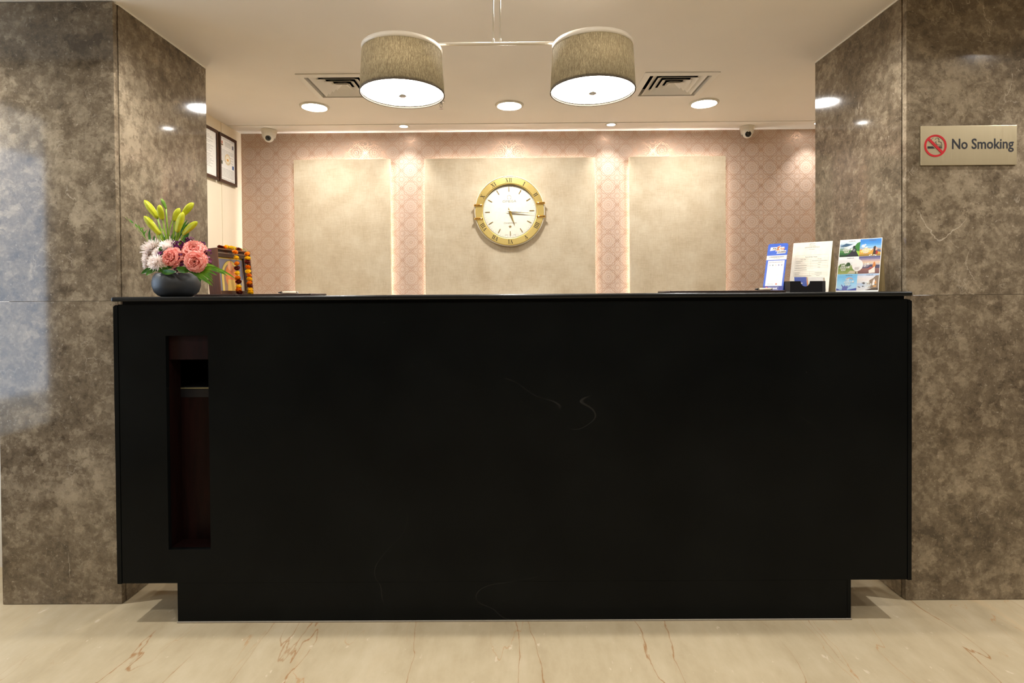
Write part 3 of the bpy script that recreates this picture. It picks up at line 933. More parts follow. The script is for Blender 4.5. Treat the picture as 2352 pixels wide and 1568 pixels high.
# rear strut so it stands on its own
stt = B().prism([(-.02, -.140), (.02, -.140), (.015, 0), (-.015, 0)], .0, .0018).build('strut', flat(BLUE, .4, name='blue_acrylic'), bd)
stt.location = (0, .003, .139); stt.rotation_euler = (radians(40.8), 0, 0)
p = Print()
p.rect(NAVY, -w, w, .0005, .027)
p.rect(OFFW, -w, w, .140, .159)
p.rect(srgb(228, 222, 220), -w * .80, w * .84, .027, .1365)
p.poly(OFFW, [(-w * .75, .180), (-w * .10, .183), (-w * .2, .176), (w * .2, .180), (w * .62, .180), (w * .66, .1955), (w * .2, .196), (w * .30, .203), (-w * .1, .196), (-w * .70, .196)], 2)
p.poly(OFFW, [(-w * .05, .1665), (w * .82, .1675), (w * .88, .180), (w * .02, .179)], 2)
ORG = srgb(232, 128, 60)
p.poly(ORG, [(w * -.06, .196), (w * .28, .201), (w * .10, .187), (w * .26, .1815), (-w * .16, .180), (w * .02, .190)], 3)
for i, c in enumerate((srgb(150, 150, 160), srgb(60, 90, 70), srgb(214, 176, 160), srgb(60, 60, 130), srgb(60, 60, 120))):
    p.disc(c, w * (-.56 + .29 * i), .1165, .0022 if i < 4 else .003, None, 2, 10)
p.disc(srgb(228, 222, 220), w * .60, .1165, .0017, None, 3, 10)
p.disc(srgb(232, 100, 70), w * .28, .035, .0032, None, 2, 12)
p.rect(srgb(200, 60, 60), -w * .72, -w * .52, .0105, .0225, 2).rect(OFFW, -w * .68, -w * .56, .0135, .0195, 3)
for a in ((-w * .48, w * .52, .0226, .0231), (-w * .48, w * .52, .0098, .0103)): p.rect(OFFW, *a, 2)
p.rect(OFFW, w * .51, w * .52, .0098, .0231, 2)
p.done('print', bd)
DK = flat(srgb(60, 62, 84), .5, name='dark_ink')
text('PAY', .0125, DK, bd, -w * .50, .1845, -.0007, 'LEFT', .0003, .2)
text('App', .0125, flat(ORG, .5, name='orange_ink'), bd, w * .22, .1845, -.0007, 'LEFT', .0003, .2, .9)
text('GAUDEGA', .0095, DK, bd, w * .42, .1705, -.0007, 'CENTER', .0003, .2, .68)
text('# THE MUSE SAROVAR PORTICO', .0052, DK, bd, 0, .1505, -.0006, sx=.72, bold=.0001)
text('TO PAY, SCAN HERE', .0036, DK, bd, 0, .1445, -.0006, sx=.8)
text('Scan & Pay with Cards & UPI', .0052, DK, bd, 0, .1275, -.0006, sx=.86)
text('Powered by', .0042, DK, bd, -w * .55, .0335, -.0006, 'LEFT')
text('HDFC BANK', .0098, PAPERW, bd, -w * .44, .0130, -.0006, 'LEFT', .0003, 0, .62)

def tent(label, x, y, rz, w, h, lean, mat, name):
    t = thing(name, label, 'tent card', (x, y, ZK), (-lean, 0, rz))
    B().box(-w / 2, w / 2, 0, .0009, 0, h).build('front_panel', mat, t)
    ra = radians(13); hr = h * cos(lean) / cos(ra) - .0015
    bp = B().box(-w / 2, w / 2, -.0009, 0, -hr, 0).build('rear_panel', flat(srgb(206, 186, 140), .6, name='tan_card_back'), t)
    bp.location = (0, .0012, h); bp.rotation_euler = (lean + ra, 0, 0)
    return t
wt = tent('cream tent card with printed rate tables, behind the black card holder', 1.1706, 2.20, radians(-42.7), .1445, .2145, radians(18.8), PAPER, 'tariff_tent_card')
w, h = .1445 / 2, .2145
p = Print(); LN = srgb(176, 168, 156); LD = srgb(150, 146, 136)
def line(x0, x1, z, tk=.00045): p.rect(LN, x0, x1, z - tk / 2, z + tk / 2, 2)
def vline(x, z0, z1, tk=.0004): p.rect(LN, x - tk / 2, x + tk / 2, z0, z1, 2)
x0, x1 = -w * .82, w * .86
T = .158
for k, z in enumerate((T, T - .014, T - .0205, T - .0275, T - .0345, T - .0385, T - .0455, T - .0495, T - .056)): line(x0, x1, z)
vline(x0, T - .056, T); vline(x1, T - .056, T); vline(w * .0, T - .056, T - .014)
for z in (.0865, .0795, .073, .0665): line(x0, x1, z)
vline(x0, .0665, .0865); vline(x1, .0665, .0865); vline(w * .0, .0665, .0865)
for z, a, c in ((T - .0255, x0 + .003, x0 + .028), (T - .0325, x0 + .003, x0 + .022), (T - .044, x0 + .003, x0 + .045), (T - .0545, x0 + .003, x0 + .045), (.0820, x0 + .003, x0 + .022), (.0755, x0 + .003, x0 + .020), (.0690, x0 + .003, x0 + .066),
                (T - .0255, .004, x1 - .003), (T - .0325, w * .38, w * .52), (T - .0425, w * .36, w * .5), (T - .0535, w * .36, w * .5), (.0820, w * .25, w * .6), (.0755, w * .25, w * .6), (.0690, w * .33, w * .5)):
    p.rect(LD, a, c, z - .0006, z + .0006, 2)
for z, L in ((.0945, .046), (.0520, .018), (.0405, .010), (.0340, .011)): p.rect(LD, x0 + .001, x0 + .001 + L, z - .0007, z + .0007, 2)
p.done('print', wt)
GI = flat(srgb(128, 126, 122), .5, name='grey_print')
B().tube([(x, -.0006, z) for x, z in ((-.008, .203), (-.010, .2055), (-.006, .2075), (0, .2065), (.004, .2060), (.010, .2080))], .0004, 5).build('emblem', GI, wt)
text('THE MUSE', .0050, GI, wt, 0, .1962, -.0005)
text('SAROVAR PORTICO', .0062, GI, wt, 0, .1895, -.0005)
text('GANDHIDHAM', .0032, GI, wt, 0, .1815, -.0005)
text('Room and Stay Charges', .0045, GI, wt, 0, T - .0095, -.0005, bold=.0001)
text('Room Type', .0042, GI, wt, -w * .4, T - .0190, -.0005); text('Charges', .0042, GI, wt, w * .43, T - .0190, -.0005)

cl = tent('tent card with six bright travel photographs in a grid', 1.3632, 2.2002, radians(-44.5), .1487, .2262, radians(18.5), PAPERW, 'photo_tent_card')
w, h = .1487 / 2, .2262
c0 = .002; mx = -.001
za, zb2, zc2, zd = h - c0, h * .664, h * .334, .005
p = Print()
def cellpx(x0, x1, z0, z1):
    return lambda u, v: (x0 + (x1 - x0) * u, z0 + (z1 - z0) * v)
def shape(c, col, pts, L): p.poly(srgb(*col), [c(*q) for q in pts], L)
def bands(c, cols, L=1):
    n = len(cols)
    for k, col in enumerate(cols): shape(c, col, [(0, k / n), (1, k / n), (1, (k + 1) / n), (0, (k + 1) / n)], L)
A = cellpx(-w + c0, mx, zb2, za)     # valley with a seated hiker
bands(A, [(24, 60, 30), (40, 96, 44), (70, 120, 60), (110, 140, 120), (150, 170, 180), (120, 146, 170), (190, 204, 212), (224, 226, 222)])
shape(A, (52, 84, 112), [(0, .62), (.3, .80), (.62, .72), (.3, .60)], 2)
shape(A, (220, 226, 226), [(.2, .52), (.9, .84), (1, .80), (.45, .45)], 2)
shape(A, (52, 116, 48), [(.62, .4), (1, .35), (1, .85), (.86, .80), (.74, .62)], 3)
shape(A, (150, 190, 60), [(.80, .05), (1, .02), (1, .30), (.84, .32)], 3)
shape(A, (36, 36, 44), [(.3, .02), (.98, .02), (.9, .18), (.82, .34), (.84, .46), (.74, .50), (.66, .48), (.60, .34), (.5, .18)], 4)
shape(A, (30, 30, 36), [(.66, .50), (.66, .60), (.71, .65), (.77, .62), (.78, .52)], 5)
shape(A, (120, 126, 126), [(.66, .32), (.76, .30), (.80, .42), (.70, .46)], 5)
Bc = cellpx(mx, w - c0, zb2, za)     # flower field
bands(Bc, [(150, 120, 50), (198, 150, 60), (206, 150, 60), (200, 140, 70), (150, 170, 190), (130, 180, 216), (92, 158, 214), (64, 138, 206), (54, 128, 202), (58, 130, 204)])
shape(Bc, (226, 196, 110), [(.02, .30), (.3, .48), (.56, .40), (.5, .22), (.1, .2)], 2)
p.disc(srgb(216, 220, 226), *Bc(.16, .60), .006, .006, 2); p.disc(srgb(190, 204, 220), *Bc(.25, .66), .004, .004, 2)
shape(Bc, (86, 92, 120), [(.76, .28), (1, .20), (1, .33), (.86, .38)], 2)
shape(Bc, (60, 44, 34), [(.62, .10), (.80, .08), (.82, .3), (.78, .5), (.72, .58), (.64, .50), (.66, .34)], 3)
shape(Bc, (210, 170, 150), [(.74, .30), (.82, .32), (.84, .46), (.76, .52)], 4)
shape(Bc, (164, 44, 38), [(.76, .08), (.86, .12), (.86, .26), (.78, .30)], 4)
for q in ((.5, .04), (.57, .07), (.70, .05), (.78, .03)): p.disc(srgb(236, 232, 226), *Bc(*q), .0026, .002, 4, 8)
Cc = cellpx(-w + c0, mx, zc2, zb2 - .0005)     # meadow
bands(Cc, [(150, 158, 96), (134, 150, 84), (120, 142, 74), (128, 150, 82), (150, 160, 110), (214, 214, 210), (222, 222, 220), (226, 226, 226), (230, 228, 228), (228, 228, 228)])
shape(Cc, (86, 114, 56), [(0, .42), (.1, .60), (.3, .62), (.42, .50), (.4, .30), (.1, .3)], 2)
shape(Cc, (54, 78, 44), [(.38, .58), (.46, .68), (.56, .66), (.62, .54), (.54, .40), (.42, .44)], 3)
shape(Cc, (186, 178, 150), [(.48, .02), (.62, .2), (1, .14), (1, .02)], 3)
shape(Cc, (92, 80, 64), [(.86, .02), (.90, .16), (.94, .02)], 4)
D = cellpx(mx, w - c0, zc2, zb2 - .0005)     # dusk road
bands(D, [(112, 76, 72), (122, 84, 78), (132, 90, 84), (96, 84, 100), (140, 130, 146), (190, 172, 160), (206, 176, 150), (182, 156, 152), (126, 116, 146), (88, 88, 128)])
shape(D, (70, 66, 88), [(.4, .34), (.56, .52), (1, .48), (1, .3)], 2)
shape(D, (196, 120, 60), [(.66, .40), (.70, .62), (.76, .68), (.82, .46), (.76, .34)], 3)
shape(D, (150, 80, 72), [(.42, .26), (.58, .40), (.72, .36), (.66, .22)], 3)
shape(D, (226, 210, 196), [(.52, .02), (.50, .18), (.60, .24), (.78, .40), (.8, .04)], 4)
E2 = cellpx(-w + c0, mx, zd, zc2 - .0005)     # couple against the sky
bands(E2, [(150, 190, 224), (170, 206, 232), (164, 208, 236), (150, 202, 234), (138, 196, 232), (126, 188, 228), (118, 182, 224), (120, 182, 222)])
shape(E2, (74, 84, 160), [(0, 0), (0, .14), (.18, .04), (.5, .01), (.8, .10), (1, .16), (1, 0)], 2)
shape(E2, (104, 112, 176), [(.28, .02), (.30, .20), (.22, .36), (.26, .36), (.36, .24), (.42, .34), (.47, .24), (.54, .30), (.58, .22), (.72, .33), (.74, .31), (.56, .16), (.54, .02)], 3)
for k, col in enumerate(((222, 110, 80), (236, 190, 110), (150, 160, 200))):
    q = [(.62 + .20 * cos(a), .60 + (.19 - .022 * k) * sin(a)) for a in (2.4, 1.9, 1.4, .9, .4)]
    shape(E2, col, q + [(x, z - .02) for x, z in reversed(q)], 3)
F2 = cellpx(mx, w - c0, zd, zc2 - .0005)     # coast with a cliff
bands(F2, [(206, 204, 204), (204, 206, 210), (186, 196, 210), (176, 190, 210), (206, 204, 204), (214, 206, 202), (216, 208, 204), (206, 206, 212), (170, 190, 214)])
shape(F2, (132, 112, 92), [(.44, .36), (.60, .62), (.74, .72), (.86, .88), (1, .90), (1, .1), (.5, .14), (.66, .34)], 2)
shape(F2, (92, 88, 86), [(.22, .44), (.32, .50), (.40, .44), (.34, .36)], 2)
shape(F2, (92, 88, 86), [(.04, .22), (.14, .16), (.20, .20), (.08, .24)], 2); shape(F2, (92, 88, 86), [(.24, .24), (.30, .20), (.36, .26), (.28, .28)], 2)
shape(F2, (226, 214, 206), [(.72, .30), (.74, .56), (.80, .70), (.84, .56), (.82, .32)], 3)
shape(F2, (198, 140, 80), [(.80, .44), (.88, .60), (.92, .44), (.88, .36)], 3)
shape(F2, (220, 160, 80), [(.76, .28), (.92, .28), (.90, .22), (.78, .22)], 4)
shape(F2, (70, 60, 48), [(.4, .02), (1, .02), (1, .16), (.7, .12)], 3)
p.poly(srgb(232, 226, 222), [(-.004 + .0192 * cos(2 * pi * k / 28), h * .496 + .0255 * sin(2 * pi * k / 28)) for k in range(28)], 6)
for z, a in ((h * .452, .009), (h * .438, .0075), (h * .425, .0085), (h * .412, .007)): p.rect(srgb(130, 110, 110), -.013, -.013 + 2 * a, z, z + .0012, 7)
p.done('print', cl)
WINK = flat(srgb(238, 236, 226), .5, name='white_print')
for c, cols in ((A, (.16, .50)), (Bc, (.12, .44)), (Cc, (.08, .46)), (E2, (.36, .60)), (F2, (.34, .42))):
    for k, s in enumerate(('THIS', 'COULD BE', 'YOU!')):
        x, z = c(cols[0] + (.05, 0, .06)[k], cols[1] - .135 * k - .02)
        text(s, .0112, WINK, cl, x, z, -.0012, 'LEFT', .0003, .25, .66, rot=radians(-5))
text('D BE', .0112, WINK, cl, .020, h * .50, -.0012, 'LEFT', .0003, .25, .66); text('U!', .0112, WINK, cl, .018, h * .46, -.0012, 'LEFT', .0003, .25, .66)
for c in (A, Bc, Cc, D, E2, F2):
    x, z = c(.42, .93)
    text('Incredible India', .0048, flat(srgb(110, 116, 130), .5, name='slate_print'), cl, x, z - .002, -.0012, 'LEFT', .0001, .1, .8)

# card holder and the cards in it
hx0, hx1 = 1.040, 1.181
ch = thing('card_holder', 'black business card holder with a half round cut-out, before the cream tent card', 'card holder', ((hx0 + hx1) / 2, 2.08, ZK))
hw = (hx1 - hx0) / 2; hh = .0415
notch = [(-.0285 + .019 - .019 * cos(pi * k / 12) * 1.0, hh - .0215 * sin(pi * k / 12)) for k in range(13)]
notch = [(-.0312 + .0185 * (1 - cos(pi * k / 12)), hh - .0205 * sin(pi * k / 12)) for k in range(13)]
B().prism([(-hw, 0), (hw - .020, 0), (hw - .020, hh)] + notch[::-1] + [(-hw, hh)], 0, .004).build('front_wall', BLACKP, ch)
bb = B()
bb.face([(hw - .020, 0, 0), (hw, .014, 0), (hw, .014, hh), (hw - .020, 0, hh)]); bb.face([(hw - .020, .004, 0), (hw - .004, .015, 0), (hw - .004, .015, hh), (hw - .020, .004, hh)])
bb.face([(hw - .020, 0, hh), (hw, .014, hh), (hw - .004, .015, hh), (hw - .020, .004, hh)])
bb.box(hw - .004, hw, .014, .045, 0, hh).box(-hw, -hw + .004, .004, .045, 0, hh).box(-hw, hw, .041, .045, 0, hh).box(-hw + .004, hw - .02, .004, .041, 0, .004)
bb.build('tray', BLACKP, ch)
def bcard(x, y, lean, mats, label, w=.062, h=.052):
    t = thing('business_card', label, 'business card', (x, y, ZK + .0045), (-lean, 0, 0), 'cards in the black holder')
    B().box(-w / 2, w / 2, 0, .0009, 0, h).build('card_stock', mats, t)
    return t
k1 = bcard(1.093, 2.094, radians(9), flat(srgb(86, 104, 178), .45, name='blue_card'), 'periwinkle blue business card standing in the black holder', .052, .0535)
p = Print(); p.rect(srgb(60, 76, 150), -.02, .018, .008, .017).rect(srgb(232, 226, 220), -.012, -.004, .034, .036, 1).rect(srgb(232, 226, 220), -.012, .003, .028, .0315, 1).rect(srgb(236, 180, 120), .0195, .0215, .0, .0535).rect(srgb(224, 96, 96), .0215, .0232, .0, .040).rect(srgb(240, 226, 160), .0232, .026, .0, .0535)
p.done('print', k1)
k2 = bcard(1.147, 2.101, radians(9), PAPERW, 'blank white business card standing in the black holder', .066, .0535)
bcard(1.160, 2.108, radians(9), flat(srgb(196, 180, 160), .5, name='beige_card'), 'beige edge of a business card behind the white one', .060, .051)
slip = B().box(-.014, .014, -.010, .010, 0, .0008).build('paper_slip', PAPERW)
slip.location = (1.020, 2.082, ZK); slip.rotation_euler = (0, 0, .1)
tag(slip, 'tiny white paper slip lying between the leather folder and the black card holder', 'paper slip')

# leather folders and pens
def folder(x0, x1, y0, y1, z, spine, label, rot=0.0, lift=.0):
    t = thing('leather_folder', label, 'folder', ((x0 + x1) / 2, (y0 + y1) / 2, z), (0, 0, rot), 'brown leather folders on the desk')
    w, d = (x1 - x0) / 2, (y1 - y0) / 2
    B().box(-w, w, -d, d, 0, .0028, .0012).build('bottom_cover', LEATHER, t)
    B().box(-w + .008, w - .008, -d + .003, d - .003, .0028, .0046).build('pages', flat(srgb(120, 100, 84), .7, name='page_block'), t)
    tc = B().box(-w, w, -d, d, .0046, .0074, .0012).build('top_cover', LEATHER, t)
    xs = -w if spine < 0 else w
    sp = B(); sp.tube([(xs, -d, .0037), (xs, d, .0037)], .0042, 12); sp.build('spine', LEATHER, t)
    b = B().box(xs - .002 * spine - (.045 if spine > 0 else -.0), xs - .002 * spine + (.045 if spine < 0 else 0), -d - .0008, -d + .03, -.0, .0082, .001)
    return t
folder(-1.178, -1.030, 2.03, 2.19, ZK, -1, 'dark brown leather folder partly under the palm leaf beside the flower bowl')
folder(-1.020, -.758, 2.04, 2.21, ZK, 1, 'long brown leather folder with a cream pen on it')
f3 = folder(.577, .745, 2.03, 2.20, ZK, -1, 'dark brown leather folder without a pen, before the card display side wall board')
folder(.752, 1.001, 2.04, 2.21, ZK, 1, 'brown leather folder with a pen before the blue payment stand')
def clip(x0, x1, y0, z, par):
    pass
def pen(x0, y0, x1, y1, z, label):
    L = sqrt((x1 - x0) ** 2 + (y1 - y0) ** 2)
    t = thing('pen', label, 'pen', (x0, y0, z), (0, 0, atan2(y1 - y0, x1 - x0)), 'pens on the leather folders')
    B().tube([(.012, 0, 0), (L, 0, 0)], .0046, 12).build('barrel', flat(srgb(226, 206, 178), .35, name='cream_barrel'), t)
    B().lathe([(0, -.0), (.0016, .001), (.0044, .012)], 12, Matrix.Rotation(pi / 2, 4, 'Y')).build('tip', BLACKP, t)
    B().tube([(L, 0, 0), (L + .008, 0, 0)], .0034, 10).build('cap', CHROME, t)
    B().box(.012, .016, -.0046, .0046, -.0046, .0046).build('grip_ring', CHROME, t)
    return t
pen(-.895, 2.085, -.832, 2.10, ZK + .0074 + .0048, 'short cream pen on the leather folder near the flowers')
pen(.915, 2.10, .968, 2.085, ZK + .0074 + .0048, 'short cream pen on the leather folder near the blue stand')

# ------------------------------------------------------------------ FRAMED PICTURE WITH GARLAND
fr = thing('framed_picture', 'deep brown wooden framed devotional picture hung with marigolds, behind the flower bowl', 'picture frame', (-1.205, 2.4012, ZK), (-radians(4.7), 0, radians(83)))
w, h, dp = .116, .203, .050
f = .030
b = B().box(-w, w, 0, dp, h - .006, h).box(-w, w, 0, dp, 0, .006).box(-w, -w + .006, 0, dp, .006, h - .006).box(w - .006, w, 0, dp, .006, h - .006)
b.build('box_frame', ALTARW, fr)
b = B().box(-w + .006, w - .006, .012, .022, h - f - .004, h - .006).box(-w + .006, w - .006, .012, .022, .006, .024).box(-w + .006, -w + .018, .012, .022, .024, h - f - .004).box(w - .034, w - .006, .012, .022, .024, h - f - .004)
b.build('inner_moulding', FRAMEW, fr)
b = B()
for k in range(26):
    z = .026 + k * .0058
    b.box(w - .022, w - .018, .0105, .012, z, z + .003)
for k in range(22):
    x = -w + .014 + k * .0092
    b.box(x, x + .005, .0105, .012, h - .019, h - .0165)
b.build('beaded_inlay', flat(srgb(190, 168, 140), .4, name='inlay'), fr, kind='stuff')
B().box(-w + .018, w - .034, .020, .024, .024, h - f - .004).build('picture', flat(srgb(120, 118, 130), .3, name='picture_ground'), fr)
p = Print()
px0, px1, pz0, pz1 = -w + .018, w - .034, .024, h - f - .004
GY = srgb(206, 176, 84)
p.rect(GY, px0, px1, pz1 - .007, pz1).rect(srgb(206, 196, 176), px1 - .005, px1, pz0, pz1)
pcx = (px0 + px1) / 2
def arch(rw, z0, zt, col, L):
    q = [(pcx + rw, z0)] + [(pcx + rw * cos(pi * k / 16), zt - rw * 1.15 + rw * 1.15 * sin(pi * k / 16)) for k in range(17)] + [(pcx - rw, z0)]
    p.poly(col, q, L)
arch(.064, pz0, pz1 - .012, srgb(120, 100, 40), 2); arch(.062, pz0, pz1 - .014, srgb(212, 184, 96), 3); arch(.049, pz0, pz1 - .026, srgb(150, 120, 96), 4)
p.disc(srgb(214, 128, 76), pcx, pz0 + .062, .038, .052, 5, 24).disc(srgb(226, 168, 120), pcx, pz0 + .108, .017, .020, 6)
p.poly(srgb(208, 170, 90), [(pcx - .03, pz0), (pcx + .03, pz0), (pcx + .022, pz0 + .05), (pcx - .022, pz0 + .05)], 6)
p.rect(srgb(196, 176, 140), px0 + .004, px0 + .014, pz0, pz0 + .06, 5).rect(srgb(196, 176, 140), px1 - .018, px1 - .008, pz0, pz0 + .05, 5)
o = p.done('print', fr); o.location = (0, .0199, 0)

def petal(b, base_p, d, up, L, w, curl=.0, tip=0, mi=0):
    """one petal: from base_p along d, width across d x up; curl lifts the tip towards up"""
    d = d.normalized(); s = d.cross(up).normalized(); n = s.cross(d).normalized()
    p0, p1, p2 = base_p, base_p + d * L * .55 + n * curl * L * .25, base_p + d * L + n * curl * L
    if tip == 0:
        b.face([p0 - s * w * .18, p0 + s * w * .18, p1 + s * w * .5, p1 - s * w * .5], mi, True)
        b.face([p1 - s * w * .5, p1 + s * w * .5, p2 + s * w * .12, p2 - s * w * .12], mi, True)
    else:
        b.face([p0 - s * w * .10, p0 + s * w * .10, p1 + s * w * .38, p1 - s * w * .38], mi, True)
        k = 9
        q = [p1 - s * w * .40, p1 + s * w * .40]
        for i in range(k):
            t = .5 - i / (k - 1)
            q.append(p2 + s * w * t + d * L * (.035 if i % 2 else -.035) * random.uniform(.5, 1.4) - d * L * .42 * abs(t) ** 2 * 2 + n * (.09 * sin(i * 2.4 + w * 400) + random.uniform(-.05, .05)) * L)
        b.face(q, mi, False)

def bloom(c, axis, R, rings, tip=0, z0=.0):
    """rings: (count, elevation deg, length, width, curl)"""
    axis = Vector(axis).normalized()
    a = axis.orthogonal().normalized(); e = axis.cross(a)
    b = B(); c = Vector(c)
    for n, el, L, w, cu in rings:
        off = random.random() * 6
        for k in range(n):
            t = 2 * pi * k / n + off + random.uniform(-.12, .12)
            r = a * cos(t) + e * sin(t)
            E = radians(el + random.uniform(-6, 6))
            d = r * cos(E) + axis * sin(E)
            up = axis * cos(E) - r * sin(E)
            petal(b, c + r * R * .04 + axis * z0 * R, d, up, L * R * random.uniform(.9, 1.08), w * R, cu, tip)
    return b

def marigold(R):
    """tight ruffled ball of small petals"""
    b = B()
    bmesh.ops.create_icosphere(b.bm, subdivisions=2, radius=R * .74)
    for n, el in ((12, -50), (15, -22), (16, 4), (14, 30), (10, 54), (5, 78)):
        off = random.random() * 6
        for k in range(n):
            t = 2 * pi * k / n + off; E = radians(el + random.uniform(-8, 8))
            d = Vector((cos(t) * cos(E), sin(t) * cos(E), sin(E)))
            side = Vector((-sin(t), cos(t), 0)); up = side.cross(d).normalized()
            q = d * R * .62; tip = d * R * random.uniform(.96, 1.1) + up * R * random.uniform(.0, .22); w = R * .30
            mid = (q + tip) / 2 + up * R * .05
            b.face([q - side * w * .5, q + side * w * .5, mid + side * w, tip + side * w * .7, tip + d * R * .03, tip - side * w * .7, mid - side * w])
    return b
gl = thing('marigold_garland', 'marigold garland draped over the brown picture frame', 'garland', (-1.205, 2.4012, ZK), (-radians(4.7), 0, radians(83)))
protos = {}
for nm, mt in (('Y', YEL), ('O', ORA), ('M', MAR)):
    bb = marigold(.0112); protos[nm] = (bb, mt)
meshes = {}
def bead(kind, x, y, z, sc=1.0):
    if kind not in meshes:
        bb, mt = protos[kind]
        o = bb.build('marigold', mt, gl); meshes[kind] = o.data
    else:
        o = bpy.data.objects.new('marigold', meshes[kind]); COL.objects.link(o); o.parent = gl
    o.location = (x, y, z); o.scale = (sc, sc, sc * .72)
    o.rotation_euler = (random.uniform(-.5, .5), random.uniform(-.5, .5), random.uniform(0, 6))
xs1, xs2 = -.010, .072
topz = h + .008
xx = -.060
for k in 'MMOYYYOYMMOY':
    bead(k, xx, .022 + random.uniform(-.006, .006), topz + random.uniform(-.002, .005), 1.0); xx += .0132
for k, z in zip('OYOMYOMYOM', (h - .012, h - .036, h - .062, h - .082, h - .104, h - .126, h - .142, h - .164, h - .178, h - .188)):
    bead(k, xs1 + random.uniform(-.003, .003), -.012, z, 1.08)
for k, z in zip('OYMOYOYOMYY', (h - .014, h - .034, h - .050, h - .074, h - .093, h - .111, h - .128, h - .147, h - .157, h - .174, h - .188)):
    bead(k, xs2 + random.uniform(-.003, .003), -.012, z, 1.1)
b = B().tube([(xs1, -.012, .006), (xs1, -.012, h - .006), (xs1, -.006, h + .008), (xs1 - .004, .02, h + .008)], .0012, 6).tube([(xs2, -.012, .006), (xs2, -.012, h - .006), (xs2, -.006, h + .008), (xs2, .02, h + .008)], .0012, 6).tube([(-.062, .022, h + .006), (.09, .022, h + .006)], .0012, 6)
b.build('thread', STEM, gl)

# ------------------------------------------------------------------ FLOWER BOWL
FY = 2.10
fl = thing('flower_arrangement', 'flower arrangement of lilies, carnations and white blooms in a dark round bowl', 'flower arrangement', (-1.289, FY, ZK))
K = .001675
def fp(px, py, dy=0.0):
    s = 1 + dy / FY          # sprays nearer the edge of the bowl keep their true spread
    return Vector((((px - 407.5) * K - 1.289) * s + 1.289, dy, ((679.5 - py) * K - .005) * s + .005))
B().lathe([(0, 0.0), (0.05, 0), (0.061, 0.004), (0.074, 0.018), (0.081, 0.04), (0.0815, 0.056), (0.0775, 0.074), (0.07, 0.086), (0.067, 0.089), (0.063, 0.086), (0.07, 0.072), (0.073, 0.056), (0.062, 0.03), (0, 0.02)], 64).build('bowl', BOWLM, fl)
B().lathe([(0, .080), (.05, .080), (.066, .074)], 24).build('moss', LEAF, fl)
def bud(tip, bas, r, mat, dy0, dy1):
    a, c = fp(*bas, dy0), fp(*tip, dy1)
    d = c - a; L = d.length
    M = Matrix.Translation(a) @ d.to_track_quat('Z', 'Y').to_matrix().to_4x4()
    prof = [(0, 0), (.55, .02), (.72, .12), (.9, .32), (1, .52), (.95, .68), (.74, .84), (.45, .94), (0, 1)]
    o = B().lathe([(q * r, z * L) for q, z in prof], 18, M, True, (3, .17)).build('lily_bud', mat, fl)
    foot = fp(395 + (bas[0] - 395) * .25, 580, dy0 * .4)
    mid = (a + foot) / 2 + Vector(((a.x - foot.x) * .12, 0, 0))
    B().tube([a + d * .02, mid, foot], .0030, 8).build('stem', STEM, o)
    return o
bud((336, 459), (367, 501), .0118, BUD, -.02, -.03)
bud((371, 470), (378, 504), .0112, BUD, -.03, -.04)
bud((375, 456), (386, 480), .0062, BUDD, -.01, -.01)
bud((335, 495), (371, 538), .0118, BUD, -.04, -.06)
bud((449, 466), (424, 495), .0120, BUD, .0, .0)
bud((417, 478), (404, 507), .0110, BUD, -.02, -.02)
bud((425, 487), (410, 533), .0122, BUD, -.04, -.05)
bud((457, 509), (424, 538), .0112, BUD, -.03, -.05)

def leaf(pts, w, mat, name='leaf', side=(0, -1, .2), fold=.25):
    """lance leaf along a path of points"""
    b = B(); pts = [Vector(q) for q in pts]; n = len(pts)
    sd = Vector(side).normalized(); L, C, R = [], [], []
    for i, q in enumerate(pts):
        d = (pts[min(i + 1, n - 1)] - pts[max(i - 1, 0)]).normalized()
        s = d.cross(sd).normalized(); t = i / (n - 1)
        ww = w * max(.06, sin(pi * (t * .92 + .06)) ** .8)
        L.append(b.bm.verts.new(q - s * ww / 2 + sd * ww * fold)); C.append(b.bm.verts.new(q)); R.append(b.bm.verts.new(q + s * ww / 2 + sd * ww * fold))
    for i in range(n - 1):
        for X, Y in ((L, C), (C, R)):
            ff = b.bm.faces.new([X[i], X[i + 1], Y[i + 1], Y[i]]); ff.smooth = True
    return b.build(name, mat, fl)
def bez(p0, p1, p2, n=6):
    return [p0 * (1 - t) ** 2 + p1 * 2 * t * (1 - t) + p2 * t * t for t in [i / (n - 1) for i in range(n)]]
# leaves round the lilies
for a, m, c, w in (((398, 560), (415, 540), (434, 505), .016), ((420, 562), (432, 545), (437, 533), .020), ((404, 560), (420, 535), (438, 510), .014), ((388, 560), (380, 545), (361, 513), .010),
                   ((392, 556), (384, 530), (372, 522), .006), ((395, 560), (402, 540), (408, 525), .012), ((391, 550), (393, 510), (417, 477), .005), ((400, 562), (412, 548), (420, 528), .016), ((386, 562), (384, 550), (392, 535), .014),
                   ((372, 556), (362, 530), (344, 490), .007), ((376, 556), (368, 530), (352, 500), .006), ((352, 560), (346, 545), (348, 525), .010), ((362, 562), (358, 552), (358, 540), .010)):
    leaf(bez(fp(*a, .0), fp(*m, .01), fp(*c, .015)), w, LEAF if w > .008 else STEM)
# thin grassy spray at the side
tw = B().tube(bez(fp(352, 565, .0), fp(325, 528, .0), fp(292, 497, .0), 8), .0012, 6, .0004).build('grass_spray', STEM, fl)
for q, e in (((338, 545), (331, 522)), ((331, 533), (322, 514)), ((322, 522), (315, 512)), ((312, 512), (302, 503)), ((325, 527), (336, 522)), ((334, 540), (342, 527))):
    o = leaf(bez(fp(*q, .0), fp((q[0] + e[0]) / 2 - 2, (q[1] + e[1]) / 2, .0), fp(*e, .005), 4), .006, PALM, 'grass_blade'); o.parent = tw
